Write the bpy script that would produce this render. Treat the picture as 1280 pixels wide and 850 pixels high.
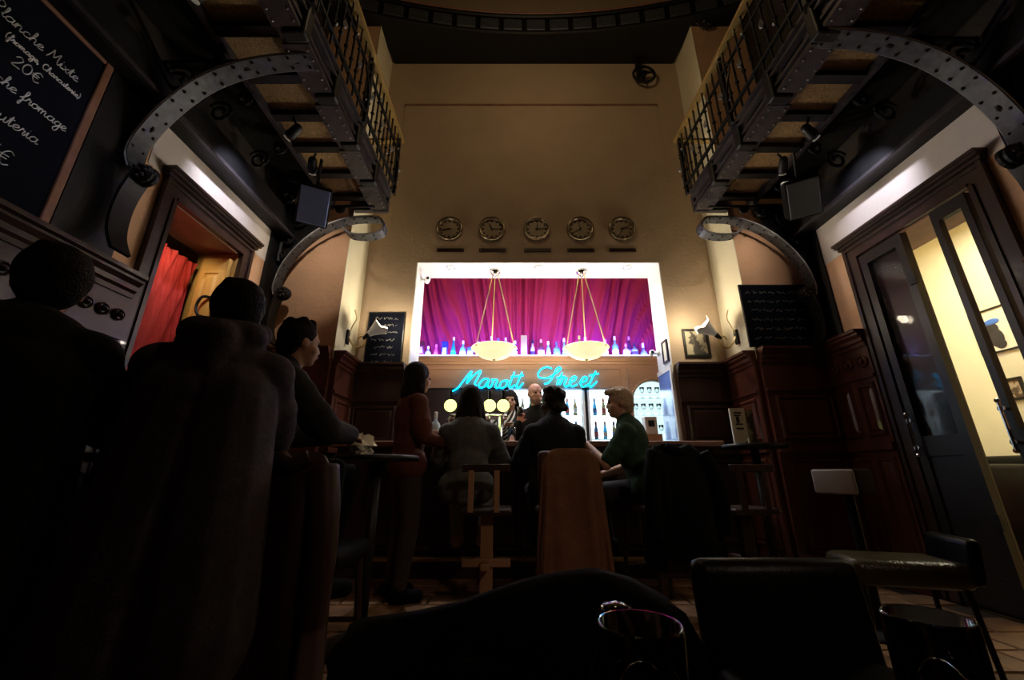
import bpy, bmesh, math, random
from mathutils import Vector, Matrix
random.seed(7)
for o in list(bpy.data.objects): bpy.data.objects.remove(o)
scn = bpy.context.scene
COL = scn.collection
R = math.radians
# ------------------------------------------------------------------ camera, world, lights, exposure
CAM_H, PITCH, F = 0.85, R(18.26), 500.0            # focal length in pixels of a 1280x850 frame
cam_d = bpy.data.cameras.new('camera'); cam = bpy.data.objects.new('camera', cam_d); COL.objects.link(cam)
cam_d.sensor_width = 36; cam_d.lens = 36 * F / 1280; cam_d.clip_start = 0.02
cam.location = (0, 0, CAM_H); cam.rotation_euler = (R(90) + PITCH, 0, 0)
scn.camera = cam
scn.view_settings.view_transform = 'Standard'; scn.view_settings.look = 'None'
scn.view_settings.gamma = 1; scn.view_settings.use_curve_mapping = False
scn.view_settings.exposure = 0.45
w = bpy.data.worlds.new('night'); scn.world = w; w.use_nodes = True
w.node_tree.nodes['Background'].inputs[0].default_value = (0.5, 0.5, 0.6, 1)
w.node_tree.nodes['Background'].inputs[1].default_value = 0.002

def lamp(name, kind, loc, col, power, size=0.1, rot=(0, 0, 0), size_y=None, spot=None):
    d = bpy.data.lights.new(name, kind); d.color = col; d.energy = power
    if kind == 'AREA':
        d.size = size
        if size_y: d.shape = 'RECTANGLE'; d.size_y = size_y
    else: d.shadow_soft_size = size
    if spot: d.spot_size = R(spot); d.spot_blend = 0.8
    o = bpy.data.objects.new(name, d); COL.objects.link(o); o.location = loc; o.rotation_euler = rot
    return o
XC = 0.32                                           # the hall is symmetrical about this x
lamp('bar_ceiling_tube', 'AREA', (XC, 5.25, 3.9), (0.8, 0.9, 1.0), 9, 2.4, (R(-8), 0, 0), 0.12)
lamp('shelf_led_wash', 'AREA', (XC, 5.585, 2.452), (0.10, 0.10, 1.0), 84, 3.6, (R(180 - 58), 0, 0), 0.02).data.spread = R(95)
lamp('lounge_lamp', 'AREA', (4.1, 3.3, 3.4), (1.0, 0.92, 0.68), 58, 0.8)
lo = lamp('lobby_lamp', 'SPOT', (-2.50, 2.60, 2.64), (1.0, 0.80, 0.50), 6.5, 0.05, spot=80); lo.rotation_euler = Vector((-0.16, 0.36, -0.30)).to_track_quat('-Z', 'Y').to_euler()

lamp('added_hall_light', 'POINT', (XC, 2.3, 5.6), (1.0, 0.70, 0.38), 20, 0.25)  # unseen overhead light added to brighten the hall, no fixture
rl = lamp('added_rear_spot', 'SPOT', (1.9, -1.2, 2.9), (1.0, 0.74, 0.54), 42, 0.15, spot=46); rl.rotation_euler = (Vector((0.15, 3.0, 0.75)) - rl.location).to_track_quat('-Z', 'Y').to_euler()  # unseen light added behind the camera for the bar guests and chairs

def P(px, py, x=None, y=None, z=None):
    """world point seen at a pixel, on the plane x=, y= or z= (z above the floor)"""
    u, v = (px - 640) / F, (425 - py) / F
    d = Vector((u, math.cos(PITCH) - v * math.sin(PITCH), math.sin(PITCH) + v * math.cos(PITCH)))
    if x is not None: t = x / d.x
    elif y is not None: t = y / d.y
    else: t = (z - CAM_H) / d.z
    return Vector((0, 0, CAM_H)) + d * t

# ------------------------------------------------------------------ materials
M = {}
def mat(name, col, rough=0.5, metal=0.0, var=0.15, scale=8.0, bump=0.0, bscale=60.0, emit=None, es=0.0, trans=0.0, spec=None, alpha=1.0, stretch=None, ior=1.45, col2=None, coat=0.0):
    m = bpy.data.materials.new(name); m.use_nodes = True; nt = m.node_tree; b = nt.nodes['Principled BSDF']
    b.inputs['Roughness'].default_value = rough; b.inputs['Metallic'].default_value = metal
    b.inputs['Transmission Weight'].default_value = trans; b.inputs['Alpha'].default_value = alpha; b.inputs['IOR'].default_value = ior
    b.inputs['Coat Weight'].default_value = coat
    if spec is not None: b.inputs['Specular IOR Level'].default_value = spec
    c = (*col, 1)
    if var > 0 or col2:
        tc = nt.nodes.new('ShaderNodeTexCoord'); mp = nt.nodes.new('ShaderNodeMapping'); nz = nt.nodes.new('ShaderNodeTexNoise')
        nt.links.new(tc.outputs['Object'], mp.inputs[0]); nt.links.new(mp.outputs[0], nz.inputs[0])
        if stretch: mp.inputs['Scale'].default_value = stretch
        nz.inputs['Scale'].default_value = scale; nz.inputs['Detail'].default_value = 5
        rp = nt.nodes.new('ShaderNodeValToRGB'); nt.links.new(nz.outputs['Fac'], rp.inputs[0])
        lo = col2 if col2 else tuple(k * (1 - var) for k in col)
        hi = col if col2 else tuple(min(1, k * (1 + var)) for k in col)
        rp.color_ramp.elements[0].position = 0.3; rp.color_ramp.elements[1].position = 0.7
        rp.color_ramp.elements[0].color = (*lo, 1); rp.color_ramp.elements[1].color = (*hi, 1)
        nt.links.new(rp.outputs[0], b.inputs['Base Color'])
    else: b.inputs['Base Color'].default_value = c
    if bump:
        tc = nt.nodes.new('ShaderNodeTexCoord'); nz = nt.nodes.new('ShaderNodeTexNoise'); bp = nt.nodes.new('ShaderNodeBump')
        nt.links.new(tc.outputs['Object'], nz.inputs[0]); nz.inputs['Scale'].default_value = bscale
        nt.links.new(nz.outputs['Fac'], bp.inputs['Height']); bp.inputs['Strength'].default_value = bump; bp.inputs['Distance'].default_value = 0.02
        nt.links.new(bp.outputs[0], b.inputs['Normal'])
    if emit:
        b.inputs['Emission Color'].default_value = (*emit, 1); b.inputs['Emission Strength'].default_value = es
    M[name] = m; return m
mat('plaster', (0.52, 0.39, 0.27), 0.85, var=0.06, scale=3, bump=0.25, bscale=25)
mat('cream', (0.80, 0.74, 0.55), 0.8, var=0.05, scale=4, bump=0.15, bscale=30)
mat('peach', (0.72, 0.43, 0.26), 0.85, var=0.08, scale=3, bump=0.2, bscale=25)
mat('whitewall', (0.66, 0.60, 0.56), 0.85, var=0.05, scale=3, bump=0.2, bscale=25)
mat('dark_wall', (0.022, 0.016, 0.013), 0.85, var=0.2)
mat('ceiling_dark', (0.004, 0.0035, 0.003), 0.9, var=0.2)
mat('mahogany', (0.085, 0.024, 0.014), 0.32, var=0.35, scale=6, stretch=(1, 1, 0.12), coat=0.3)
mat('dark_wood', (0.035, 0.017, 0.013), 0.35, var=0.3, scale=6, stretch=(1, 1, 0.12), coat=0.2)
mat('door_wood', (0.013, 0.008, 0.006), 0.4, var=0.3, scale=6, stretch=(1, 1, 0.1))
mat('oak', (0.62, 0.36, 0.10), 0.45, var=0.25, scale=7, stretch=(1, 1, 0.12))
mat('barwood', (0.42, 0.235, 0.13), 0.4, var=0.25, scale=6, stretch=(0.12, 1, 1))
mat('iron', (0.011, 0.011, 0.013), 0.5, metal=0.3, var=0.3, scale=20)
mat('iron_band', (0.075, 0.08, 0.095), 0.5, metal=0.35, var=0.25, scale=25)
mat('bead', (0.30, 0.29, 0.30), 0.4, metal=0.5, var=0)
mat('rivet', (0.42, 0.41, 0.42), 0.35, metal=0.7, var=0)
mat('girder', (0.05, 0.043, 0.05), 0.45, metal=0.4, var=0.25, scale=18)
mat('deck', (0.26, 0.16, 0.07), 0.6, var=0.35, scale=60, bump=0.5, bscale=120)
mat('brass', (0.62, 0.43, 0.18), 0.3, metal=0.7, var=0.1)
mat('chrome', (0.75, 0.75, 0.78), 0.18, metal=1.0, var=0)
mat('board', (0.005, 0.006, 0.012), 0.9, spec=0.08, var=0.3, scale=5)
mat('chalk', (0.80, 0.80, 0.78), 0.9, var=0)
mat('faint_chalk', (0.22, 0.22, 0.21), 0.9, var=0)
mat('frame_wood', (0.27, 0.13, 0.085), 0.45, var=0.25, scale=8)
mat('black_frame', (0.012, 0.011, 0.01), 0.4, var=0)
mat('paper', (0.86, 0.82, 0.66), 0.8, var=0.1)
mat('ink', (0.05, 0.045, 0.04), 0.8, var=0.2)
mat('clock_ring', (0.30, 0.24, 0.17), 0.25, metal=0.8, var=0)
mat('dial', (0.46, 0.37, 0.26), 0.5, var=0.05)
mat('tile', (0.24, 0.13, 0.065), 0.45, var=0.35, scale=5, bump=0.2, bscale=40)
mat('grout', (0.05, 0.035, 0.025), 0.8, var=0.2)
mat('curtain', (0.38, 0.012, 0.058), 0.75, var=0.06, scale=40)
mat('red_cloth', (0.55, 0.035, 0.03), 0.7, var=0.08, scale=40)
mat('enamel', (0.9, 0.9, 0.9), 0.5, var=0)
mat('blue_gloss', (0.10, 0.24, 0.75), 0.15, var=0.15, scale=4, coat=0.5)
mat('neon', (0.0, 0.6, 0.8), 0.4, var=0, emit=(0.0, 0.33, 0.72), es=6.5)
mat('bowl_glass', (0.9, 0.8, 0.55), 0.35, var=0.35, scale=14, emit=(1.0, 0.80, 0.44), es=0.8)
mat('tulip_glass', (0.55, 0.52, 0.47), 0.3, var=0, emit=(1, 0.9, 0.7), es=0.05)
mat('fridge_light', (0.85, 0.9, 0.9), 0.5, var=0, emit=(0.72, 0.93, 1.0), es=3.5)
mat('niche_light', (0.8, 0.9, 0.9), 0.5, var=0, emit=(0.65, 0.95, 1.0), es=0.8)
mat('led', (0.4, 0.6, 1), 0.4, var=0, emit=(0.25, 0.45, 1.0), es=8.0)
mat('tap_glow', (0.8, 0.9, 0.3), 0.4, var=0, emit=(0.75, 0.95, 0.25), es=1.6)
mat('flame_glow', (1, 0.9, 0.5), 0.4, var=0, emit=(1, 0.88, 0.45), es=1.6)
mat('glass', (0.95, 0.97, 0.97), 0.02, var=0, trans=1.0, ior=1.45)
mat('pane', (0.02, 0.02, 0.02), 0.03, var=0, alpha=0.14, spec=0.6)
mat('black_glass', (0.01, 0.01, 0.012), 0.05, var=0, coat=1.0)
mat('leather', (0.003, 0.003, 0.003), 0.38, var=0.3, scale=30, spec=0.2, bump=0.06, bscale=90)
mat('gleam_leather', (0.05, 0.042, 0.018), 0.3, var=0.3, scale=20, bump=0.2, bscale=80)  # black seat tinted olive: the lounge light's gleam put into the colour
mat('black_cloth', (0.0025, 0.0025, 0.003), 0.8, spec=0.15, var=0.3, scale=40)
mat('table_black', (0.008, 0.007, 0.007), 0.5, var=0.2)
mat('stool_wood', (0.40, 0.21, 0.115), 0.5, var=0.25, scale=8, stretch=(1, 1, 0.15))
mat('grey_pad', (0.42, 0.38, 0.36), 0.6, var=0.1)
mat('stool_brown', (0.02, 0.009, 0.007), 0.9, spec=0.1)
mat('brown_pad', (0.06, 0.025, 0.018), 0.55, var=0.2)
mat('brown_coat', (0.20, 0.09, 0.045), 0.9, var=0.2, scale=12, bump=0.2, bscale=60)
mat('skin', (0.55, 0.30, 0.20), 0.5, var=0.08, scale=15)
mat('grille_blue_lit', (0.26, 0.38, 0.75), 0.45, var=0.1, bump=0.15, bscale=400)  # blue light on the left grille is put into this colour
mat('speaker_grille_grey', (0.13, 0.15, 0.17), 0.5, var=0.1, bump=0.15, bscale=400)
mat('red_seat', (0.12, 0.006, 0.005), 0.6, var=0.1)
mat('red_sofa', (0.4, 0.06, 0.035), 0.6, var=0.1)
mat('lounge_wall', (0.80, 0.77, 0.58), 0.85, var=0.05, scale=3)
mat('lounge_floor', (0.30, 0.20, 0.09), 0.5, var=0.3, scale=5)
mat('eye', (0.02, 0.015, 0.012), 0.2, var=0)

def cl(name, c, v=0.2, bump=0.15): return mat(name, c, 0.9, var=v, scale=25, bump=bump, bscale=70)
# ------------------------------------------------------------------ mesh helpers
def origin_of(p):
    v = Vector((0, 0, 0))
    while p is not None: v += Vector(p.location); p = p.parent
    return v
class MB:
    def __init__(s): s.v = []; s.f = []
    def add(s, vs, fs):
        n = len(s.v); s.v += [tuple(v) for v in vs]; s.f += [tuple(i + n for i in f) for f in fs]; return s
    def box(s, a, b, rz=0, c=None):
        x0, y0, z0 = a; x1, y1, z1 = b
        vs = [Vector(q) for q in ((x0,y0,z0),(x1,y0,z0),(x1,y1,z0),(x0,y1,z0),(x0,y0,z1),(x1,y0,z1),(x1,y1,z1),(x0,y1,z1))]
        if rz:
            c = Vector(c) if c else (Vector(a) + Vector(b)) / 2; m = Matrix.Rotation(rz, 3, 'Z'); vs = [m @ (q - c) + c for q in vs]
        return s.add(vs, [(0,3,2,1),(4,5,6,7),(0,1,5,4),(1,2,6,5),(2,3,7,6),(3,0,4,7)])
    def bbox(s, a, b, r=0.01):                           # box with chamfered edges
        bm = bmesh.new(); bmesh.ops.create_cube(bm, size=1)
        for q in bm.verts: q.co = Vector([(a[i] + b[i]) / 2 + q.co[i] * (b[i] - a[i]) for i in range(3)])
        bmesh.ops.bevel(bm, geom=bm.edges[:], offset=r, segments=3, affect='EDGES', profile=0.5)
        bm.verts.index_update(); s.add([q.co[:] for q in bm.verts], [tuple(q.index for q in f.verts) for f in bm.faces]); bm.free(); return s
    def prism(s, poly, ax, a, b):                       # polygon in the two other axes, extruded along axis ax from a to b
        n = len(poly); vs = []
        for t in (a, b):
            for p in poly:
                q = list(p); q.insert(ax, t); vs.append(q)
        return s.add(vs, [tuple(range(n))[::-1], tuple(range(n, 2 * n))] + [(i, (i + 1) % n, n + (i + 1) % n, n + i) for i in range(n)])
    def ring(s, path, prof, closed=False, up=(0, 0, 1), cap=True):   # sweep a closed 2-D profile along a path
        path = [Vector(p) for p in path]; n = len(path); k = 0; up = Vector(up); vs = []; fs = []
        for i, p in enumerate(path):
            t = (path[(i + 1) % n] - path[i - 1]) if closed else (path[min(i + 1, n - 1)] - path[max(i - 1, 0)])
            t = t.normalized() if t.length > 1e-9 else Vector((0, 1, 0))
            a = t.cross(up); a = a.normalized() if a.length > 1e-5 else t.orthogonal().normalized(); b = a.cross(t)
            pr = prof(i / (n - 1)) if callable(prof) else prof
            vs += [p + a * q[0] + b * q[1] for q in pr]; k = len(pr)
        for i in range(n if closed else n - 1):
            j = (i + 1) % n
            for q in range(k): fs.append((i * k + q, i * k + (q + 1) % k, j * k + (q + 1) % k, j * k + q))
        if not closed and cap: fs += [tuple(range(k))[::-1], tuple(range((n - 1) * k, n * k))]
        return s.add(vs, fs)
    def tube(s, path, r, n=6, closed=False, up=(0.13, 0.21, 1)):
        rr = r if callable(r) else (lambda t: r)
        if callable(r): return s.ring(path, lambda t: [(rr(t) * math.cos(2*math.pi*q/n), rr(t) * math.sin(2*math.pi*q/n)) for q in range(n)], closed, up)
        return s.ring(path, [(r * math.cos(2*math.pi*q/n), r * math.sin(2*math.pi*q/n)) for q in range(n)], closed, up)
    def lathe(s, prof, c=(0, 0, 0), n=16, ax=2):       # profile (radius, height) spun about axis ax through c
        vs = []; k = len(prof); fs = []
        for i in range(n):
            a = 2 * math.pi * i / n
            for r, h in prof:
                q = [r * math.cos(a), r * math.sin(a)]; q.insert(ax, h); vs.append([q[j] + c[j] for j in range(3)])
        for i in range(n):
            j = (i + 1) % n
            for q in range(k - 1): fs.append((i * k + q, j * k + q, j * k + q + 1, i * k + q + 1))
        if prof[0][0] > 1e-6: fs.append(tuple(i * k for i in range(n))[::-1])
        if prof[-1][0] > 1e-6: fs.append(tuple(i * k + k - 1 for i in range(n)))
        return s.add(vs, fs)
    def ball(s, c, r, n=12, m=8, rot=None):
        r = (r, r, r) if not hasattr(r, '__len__') else r; vs = []; fs = []
        for j in range(m + 1):
            th = math.pi * j / m
            for i in range(n):
                a = 2 * math.pi * i / n; q = Vector((r[0]*math.sin(th)*math.cos(a), r[1]*math.sin(th)*math.sin(a), r[2]*math.cos(th)))
                vs.append(Vector(c) + (rot @ q if rot else q))
        for j in range(m):
            for i in range(n): fs.append((j*n+i, (j+1)*n+i, (j+1)*n+(i+1)%n, j*n+(i+1)%n))
        return s.add(vs, fs)
    def cap(s, a, b, ra, rb, n=12, m=5):               # tapered capsule
        a, b = Vector(a), Vector(b); t = (b - a); t = t.normalized() if t.length > 1e-6 else Vector((0,0,1)); u = t.orthogonal().normalized(); w_ = t.cross(u)
        rings = []
        for j in range(m + 1):
            th = math.pi / 2 * (1 - j / m); rings.append((a - t * ra * math.sin(th), max(1e-4, ra * math.cos(th))))
        for j in range(m + 1):
            th = math.pi / 2 * j / m; rings.append((b + t * rb * math.sin(th), max(1e-4, rb * math.cos(th))))
        vs = []; fs = []
        for c, r in rings: vs += [c + (u * math.cos(2*math.pi*i/n) + w_ * math.sin(2*math.pi*i/n)) * r for i in range(n)]
        for j in range(len(rings) - 1):
            for i in range(n): fs.append((j*n+i, j*n+(i+1)%n, (j+1)*n+(i+1)%n, (j+1)*n+i))
        return s.add(vs, fs)
    def build(s, name, mt, parent=None, smooth=False, local=False, fuse=None, smooth_it=4, dec=None):
        me = bpy.data.meshes.new(name)
        if parent is not None: off = Vector((0, 0, 0)) if local else origin_of(parent)
        else:
            xs, ys, zs = zip(*s.v); off = Vector(((min(xs)+max(xs))/2, (min(ys)+max(ys))/2, min(zs)))
        me.from_pydata([Vector(v) - off for v in s.v], [], s.f); me.validate()
        bm = bmesh.new(); bm.from_mesh(me)
        if not fuse: bmesh.ops.remove_doubles(bm, verts=bm.verts, dist=1e-5)
        bmesh.ops.recalc_face_normals(bm, faces=bm.faces); bm.to_mesh(me); bm.free()
        o = bpy.data.objects.new(name, me); COL.objects.link(o)
        if fuse:
            md = o.modifiers.new('r', 'REMESH'); md.mode = 'VOXEL'; md.voxel_size = fuse
            if smooth_it: ms = o.modifiers.new('s', 'SMOOTH'); ms.factor = 0.5; ms.iterations = smooth_it
            if dec: dm = o.modifiers.new('d', 'DECIMATE'); dm.ratio = dec
            bpy.context.view_layer.update()
            me2 = bpy.data.meshes.new_from_object(o.evaluated_get(bpy.context.evaluated_depsgraph_get()))
            o.modifiers.clear(); o.data = me2; bpy.data.meshes.remove(me); me = me2; me.name = name; smooth = True
        me.materials.clear(); me.materials.append(M[mt] if isinstance(mt, str) else mt)
        if smooth:
            for p in me.polygons: p.use_smooth = True
        if parent is not None: o.parent = parent
        else: o.location = off
        return o
def tag(o, label, cat, group=None, kind=None):
    if label: o['label'] = label
    if cat: o['category'] = cat
    if group: o['group'] = group
    if kind: o['kind'] = kind
    return o
def struct(o): o['kind'] = 'structure'; return o
def thing(name, label, cat, loc=(0, 0, 0), rz=0, group=None):
    o = bpy.data.objects.new(name, None); COL.objects.link(o); o.location = loc; o.rotation_euler = (0, 0, rz); o.empty_display_size = 0.1
    return tag(o, label, cat, group)
def share(o, name, parent, loc):                         # another piece of a part, sharing its mesh
    c = bpy.data.objects.new(name, o.data); COL.objects.link(c); c.parent = parent; c.location = loc; return c
def copy_tree(o, parent=None):
    c = o.copy(); COL.objects.link(c); c.parent = parent
    for ch in o.children: copy_tree(ch, c)
    return c
def spline(pts, k=6):                                    # Catmull-Rom through the points
    pts = [Vector(p) for p in pts]; out = []
    for i in range(len(pts) - 1):
        p0, p1, p2, p3 = pts[max(i-1, 0)], pts[i], pts[i+1], pts[min(i+2, len(pts)-1)]
        for j in range(k):
            t = j / k; out.append(0.5 * ((2*p1) + (p2-p0)*t + (2*p0-5*p1+4*p2-p3)*t*t + (3*p1-p0-3*p2+p3)*t*t*t))
    return out + [pts[-1]]
def X(s, d): return XC + s * d                            # side s (-1 left, 1 right), d metres from the centre line
# ------------------------------------------------------------------ setting: floor, walls, ceiling
D_BAR, D_SIDE, YB, YP = 2.08, 2.76, 4.3, 3.78
OX0, OX1, OZ = -1.15, 1.78, 3.26                          # the opening in the bar wall
HALL_H = 8.0
floor = struct(MB().box((-2.44, -2.5, -0.1), (3.08, 6.2, -0.012)).build('floor', 'grout'))
TX, TY = 0.30, 0.24
tproto = None
def bevel_tile(w_, d_, h_):
    b = 0.006
    return MB().add([(-w_/2,-d_/2,0),(w_/2,-d_/2,0),(w_/2,d_/2,0),(-w_/2,d_/2,0),(-w_/2+b,-d_/2+b,h_),(w_/2-b,-d_/2+b,h_),(w_/2-b,d_/2-b,h_),(-w_/2+b,d_/2-b,h_)],
        [(4,5,6,7),(0,1,5,4),(1,2,6,5),(2,3,7,6),(3,0,4,7)])
fz = origin_of(floor)
stuff = MB(); nt_ = 0
for j in range(-8, 18):
    for i in range(-9, 11):
        cx, cy = XC + (i + (0.5 if j % 2 else 0)) * TX, (j + 0.5) * TY
        if not (-2.3 < cx < 2.95 and cy < 4.1): continue
        if cx > 0.3 and 0.7 < cy < 4.0:
            if tproto is None: tproto = bevel_tile(TX - 0.012, TY - 0.012, 0.012).build('floor_tile', 'tile', floor, local=True); q = tproto
            else: q = share(tproto, 'floor_tile', floor, (0, 0, 0))
            q.location = (cx - fz.x, cy - fz.y, -0.012 - fz.z + random.uniform(-0.001, 0.001))
        else:
            t_ = bevel_tile(TX - 0.012, TY - 0.012, 0.012); stuff.add([(a + cx, b + cy, c - 0.012) for a, b, c in t_.v], t_.f)
stuff.build('floor_tiles', 'tile', floor)['kind'] = 'stuff'
wb = MB()
wb.box((X(-1, D_BAR), YB, 0), (OX0, YB + 0.4, OZ)); wb.box((OX1, YB, 0), (X(1, D_BAR), YB + 0.4, OZ)); wb.box((X(-1, D_BAR), YB, OZ), (X(1, D_BAR), YB + 0.4, HALL_H))
wall_back = struct(wb.build('wall_back', 'plaster'))
# a broad raised plaster field above the bar with a thin lip
MB().prism([(YB - 0.014, 5.71), (YB, 5.71), (YB, OZ + 0.05)], 0, -1.49, 2.02).build('raised_field', 'plaster', wall_back)
MB().box((-1.50, YB - 0.028, 5.71), (2.03, YB, 5.735)).build('field_moulding', 'frame_wood', wall_back)
rv = MB()
rv.box((OX0 - 0.0, YB - 0.004, 1.1), (OX0 + 0.012, YB + 0.4, OZ)); rv.box((OX1 - 0.012, YB - 0.004, 1.1), (OX1, YB + 0.4, OZ)); rv.box((OX0, YB - 0.004, OZ - 0.012), (OX1, YB + 0.4, OZ))
struct(rv.build('trim_1', 'enamel'))
for s, nm in ((-1, 'left'), (1, 'right')):
    a, b = sorted((X(s, D_BAR), X(s, D_SIDE + 0.1)))
    m = MB().box((a, YP, 0), (b, YB + 0.4, HALL_H)); struct(m.build('wall_recess_' + nm, 'peach'))
    xi = X(s, D_BAR); a, b = sorted((xi, xi - s * 0.006))
    struct(MB().box((a, YP - 0.006, 1.9), (b, YB, HALL_H)).build('trim_2' if s < 0 else 'trim_3', 'cream'))
# side walls with a doorway each
DOOR = {-1: (2.42, 3.16, 2.70), 1: (2.22, 3.13, 2.66)}
for s, nm in ((-1, 'left'), (1, 'right')):
    x0, x1 = sorted((X(s, D_SIDE), X(s, D_SIDE + 0.35))); y0, y1, zt = DOOR[s]
    m = MB(); m.box((x0, -2.5, 0), (x1, y0, 3.4)); m.box((x0, y1, 0), (x1, YP, 3.4)); m.box((x0, y0, zt), (x1, y1, 3.4))
    struct(m.build('wall_' + nm, 'peach'))
    a, b = sorted((X(s, D_SIDE), X(s, D_SIDE - 0.004))); struct(MB().box((a, y0 - 0.25, zt + 0.12), (b, YP, 3.3)).build('trim_15' if s < 0 else 'trim_16', 'whitewall'))  # pale strip: cool light on the peach wall, put into its colour
    struct(MB().box((x0, -2.5, 3.4), (x1, YP, HALL_H)).build('wall_upper_' + nm, 'dark_wall'))
struct(MB().box((-2.8, -2.8, 0), (3.5, -2.5, HALL_H)).build('wall_front', 'dark_wall'))
struct(MB().box((-2.8, -2.8, HALL_H), (3.5, 6.6, HALL_H + 0.1)).build('ceiling', 'ceiling_dark'))
# room behind the bar
struct(MB().box((-2.3, 6.2, 0), (2.95, 6.3, 4.5)).build('wall_bar_far', 'whitewall'))
struct(MB().box((-2.4, 4.7, 0), (-2.3, 6.3, 4.5)).build('wall_bar_left', 'whitewall'))
struct(MB().box((2.95, 4.7, 0), (3.05, 6.3, 4.5)).build('wall_bar_right', 'whitewall'))
struct(MB().box((-2.4, 4.7, 4.4), (3.05, 6.3, 4.5)).build('ceiling_bar', 'whitewall'))
# ------------------------------------------------------------------ wainscot
def panel(mb_list, parent, m, a, b, nrm, depth=0.012):   # raised-and-fielded panel as a child
    a, b = Vector(a), Vector(b); n = Vector(nrm)
    ax = [i for i in range(3) if abs(n[i]) < 0.5]
    def corner(i, j, ins, h):
        q = [0, 0, 0]; k = [i_ for i_ in range(3) if abs(n[i_]) > 0.5][0]
        q[ax[0]] = (a[ax[0]] + ins) if i == 0 else (b[ax[0]] - ins); q[ax[1]] = (a[ax[1]] + ins) if j == 0 else (b[ax[1]] - ins); q[k] = a[k] + n[k] * h
        return q
    vs = []
    for ins, h in ((0, 0), (0.012, 0.016), (0.03, 0.016), (0.038, 0.003), (0.065, depth)):
        vs += [corner(0, 0, ins, h), corner(1, 0, ins, h), corner(1, 1, ins, h), corner(0, 1, ins, h)]
    fs = [tuple(range(16, 20))]
    for r_ in range(4):
        for q in range(4): fs.append((r_*4+q, r_*4+(q+1)%4, r_*4+4+(q+1)%4, r_*4+4+q))
    return MB().add(vs, fs).build('panel', m, parent)
CORN = [(0, 0), (0.012, 0), (0.012, 0.03), (0.03, 0.045), (0.03, 0.075), (0.055, 0.1), (0.055, 0.115), (0.075, 0.125), (0.075, 0.15), (0, 0.15)]
def wainscot(nm, m, x0, y0, x1, y1, nrm, top=2.0, panels=3, rosettes=0, rs=1.0):
    """boarding along the wall line (x0,y0)-(x1,y1), facing nrm"""
    n = Vector((*nrm, 0)); th = 0.05
    a, b = Vector((x0, y0, 0)), Vector((x1, y1, 0)); t = (b - a); L = t.length; t.normalize()
    lo = Vector((min(a.x, b.x, (a+n*th).x, (b+n*th).x), min(a.y, b.y, (a+n*th).y, (b+n*th).y), 0)); hi = Vector((max(a.x, b.x, (a+n*th).x, (b+n*th).x), max(a.y, b.y, (a+n*th).y, (b+n*th).y), top - 0.15))
    w_ = struct(MB().box(lo, hi).build(nm, m))
    f = a + n * th
    vs = []; k = len(CORN)
    for p, ex in ((f, -0.0), (f + t * L, 0.0)):
        for q in CORN: vs.append(p + n * (q[0] - 0.05) + n * (0.05 if q[0] > 0 else 0) + Vector((0, 0, top - 0.15 + q[1])))
    MB().add(vs, [tuple(range(k))[::-1], tuple(range(k, 2*k))] + [(i, (i+1) % k, k + (i+1) % k, k + i) for i in range(k)]).build('cornice', m, w_)
    def strip(z0, z1, d):
        q0, q1 = f, f + t * L + n * d
        MB().box((min(q0.x, q1.x), min(q0.y, q1.y), z0), (max(q0.x, q1.x), max(q0.y, q1.y), z1)).build('rail', m, w_)
    strip(top - 0.42, top - 0.395, 0.02); strip(1.02, 1.08, 0.03); strip(0, 0.14, 0.02)
    for i in range(panels):
        u0, u1 = L * (i + 0.1) / panels, L * (i + 0.9) / panels
        for z0, z1 in ((1.13, top - 0.46), (0.2, 0.97)):
            p, q = f + t * u0, f + t * u1
            lo = (min(p.x, q.x), min(p.y, q.y), z0); hi = (max(p.x, q.x), max(p.y, q.y), z1)
            panel(None, w_, m, lo, hi, n)
    for i in range(rosettes):
        c = f + t * (L * (i + 0.5) / rosettes) + Vector((0, 0, top - 0.275)); ax = 0 if abs(n.x) > 0.5 else 1; sg = n[ax]
        MB().lathe([(0.055*rs, 0), (0.055*rs, sg*0.012), (0.042*rs, sg*0.02), (0.038*rs, sg*0.008), (0.024*rs, sg*0.01), (0.02*rs, sg*0.028), (0.008*rs, sg*0.036), (0, sg*0.037)], c, 14, ax).build('rosette', m, w_)
    return w_
wainscot('trim_4', 'dark_wood', X(-1, D_SIDE), -1.2, X(-1, D_SIDE), 2.30, (1, 0), 2.03, 5, 36, 0.68)
wainscot('trim_5', 'mahogany', X(-1, D_SIDE), YP, X(-1, D_BAR), YP, (0, -1), 2.0, 1, 0)
wainscot('trim_6', 'mahogany', X(1, D_SIDE), YP, X(1, D_BAR), YP, (0, -1), 2.0, 1, 0)
wainscot('trim_7', 'mahogany', X(1, D_SIDE), 3.26, X(1, D_SIDE), YP - 0.05, (-1, 0), 2.03, 2, 3)
wainscot('trim_8', 'mahogany', X(1, D_SIDE), -1.2, X(1, D_SIDE), 2.06, (-1, 0), 2.03, 5, 0)
wainscot('trim_9', 'mahogany', X(-1, D_BAR), YP, X(-1, D_BAR), YB, (1, 0), 1.99, 1, 0)
wainscot('trim_10', 'mahogany', X(1, D_BAR), YP, X(1, D_BAR), YB, (-1, 0), 1.99, 1, 0)
wainscot('trim_11', 'dark_wood', X(-1, D_BAR), YB, OX0 - 0.02, YB, (0, -1), 1.98, 1, 0)
wainscot('trim_12', 'dark_wood', OX1 + 0.02, YB, X(1, D_BAR), YB, (0, -1), 1.98, 1, 0)
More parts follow.
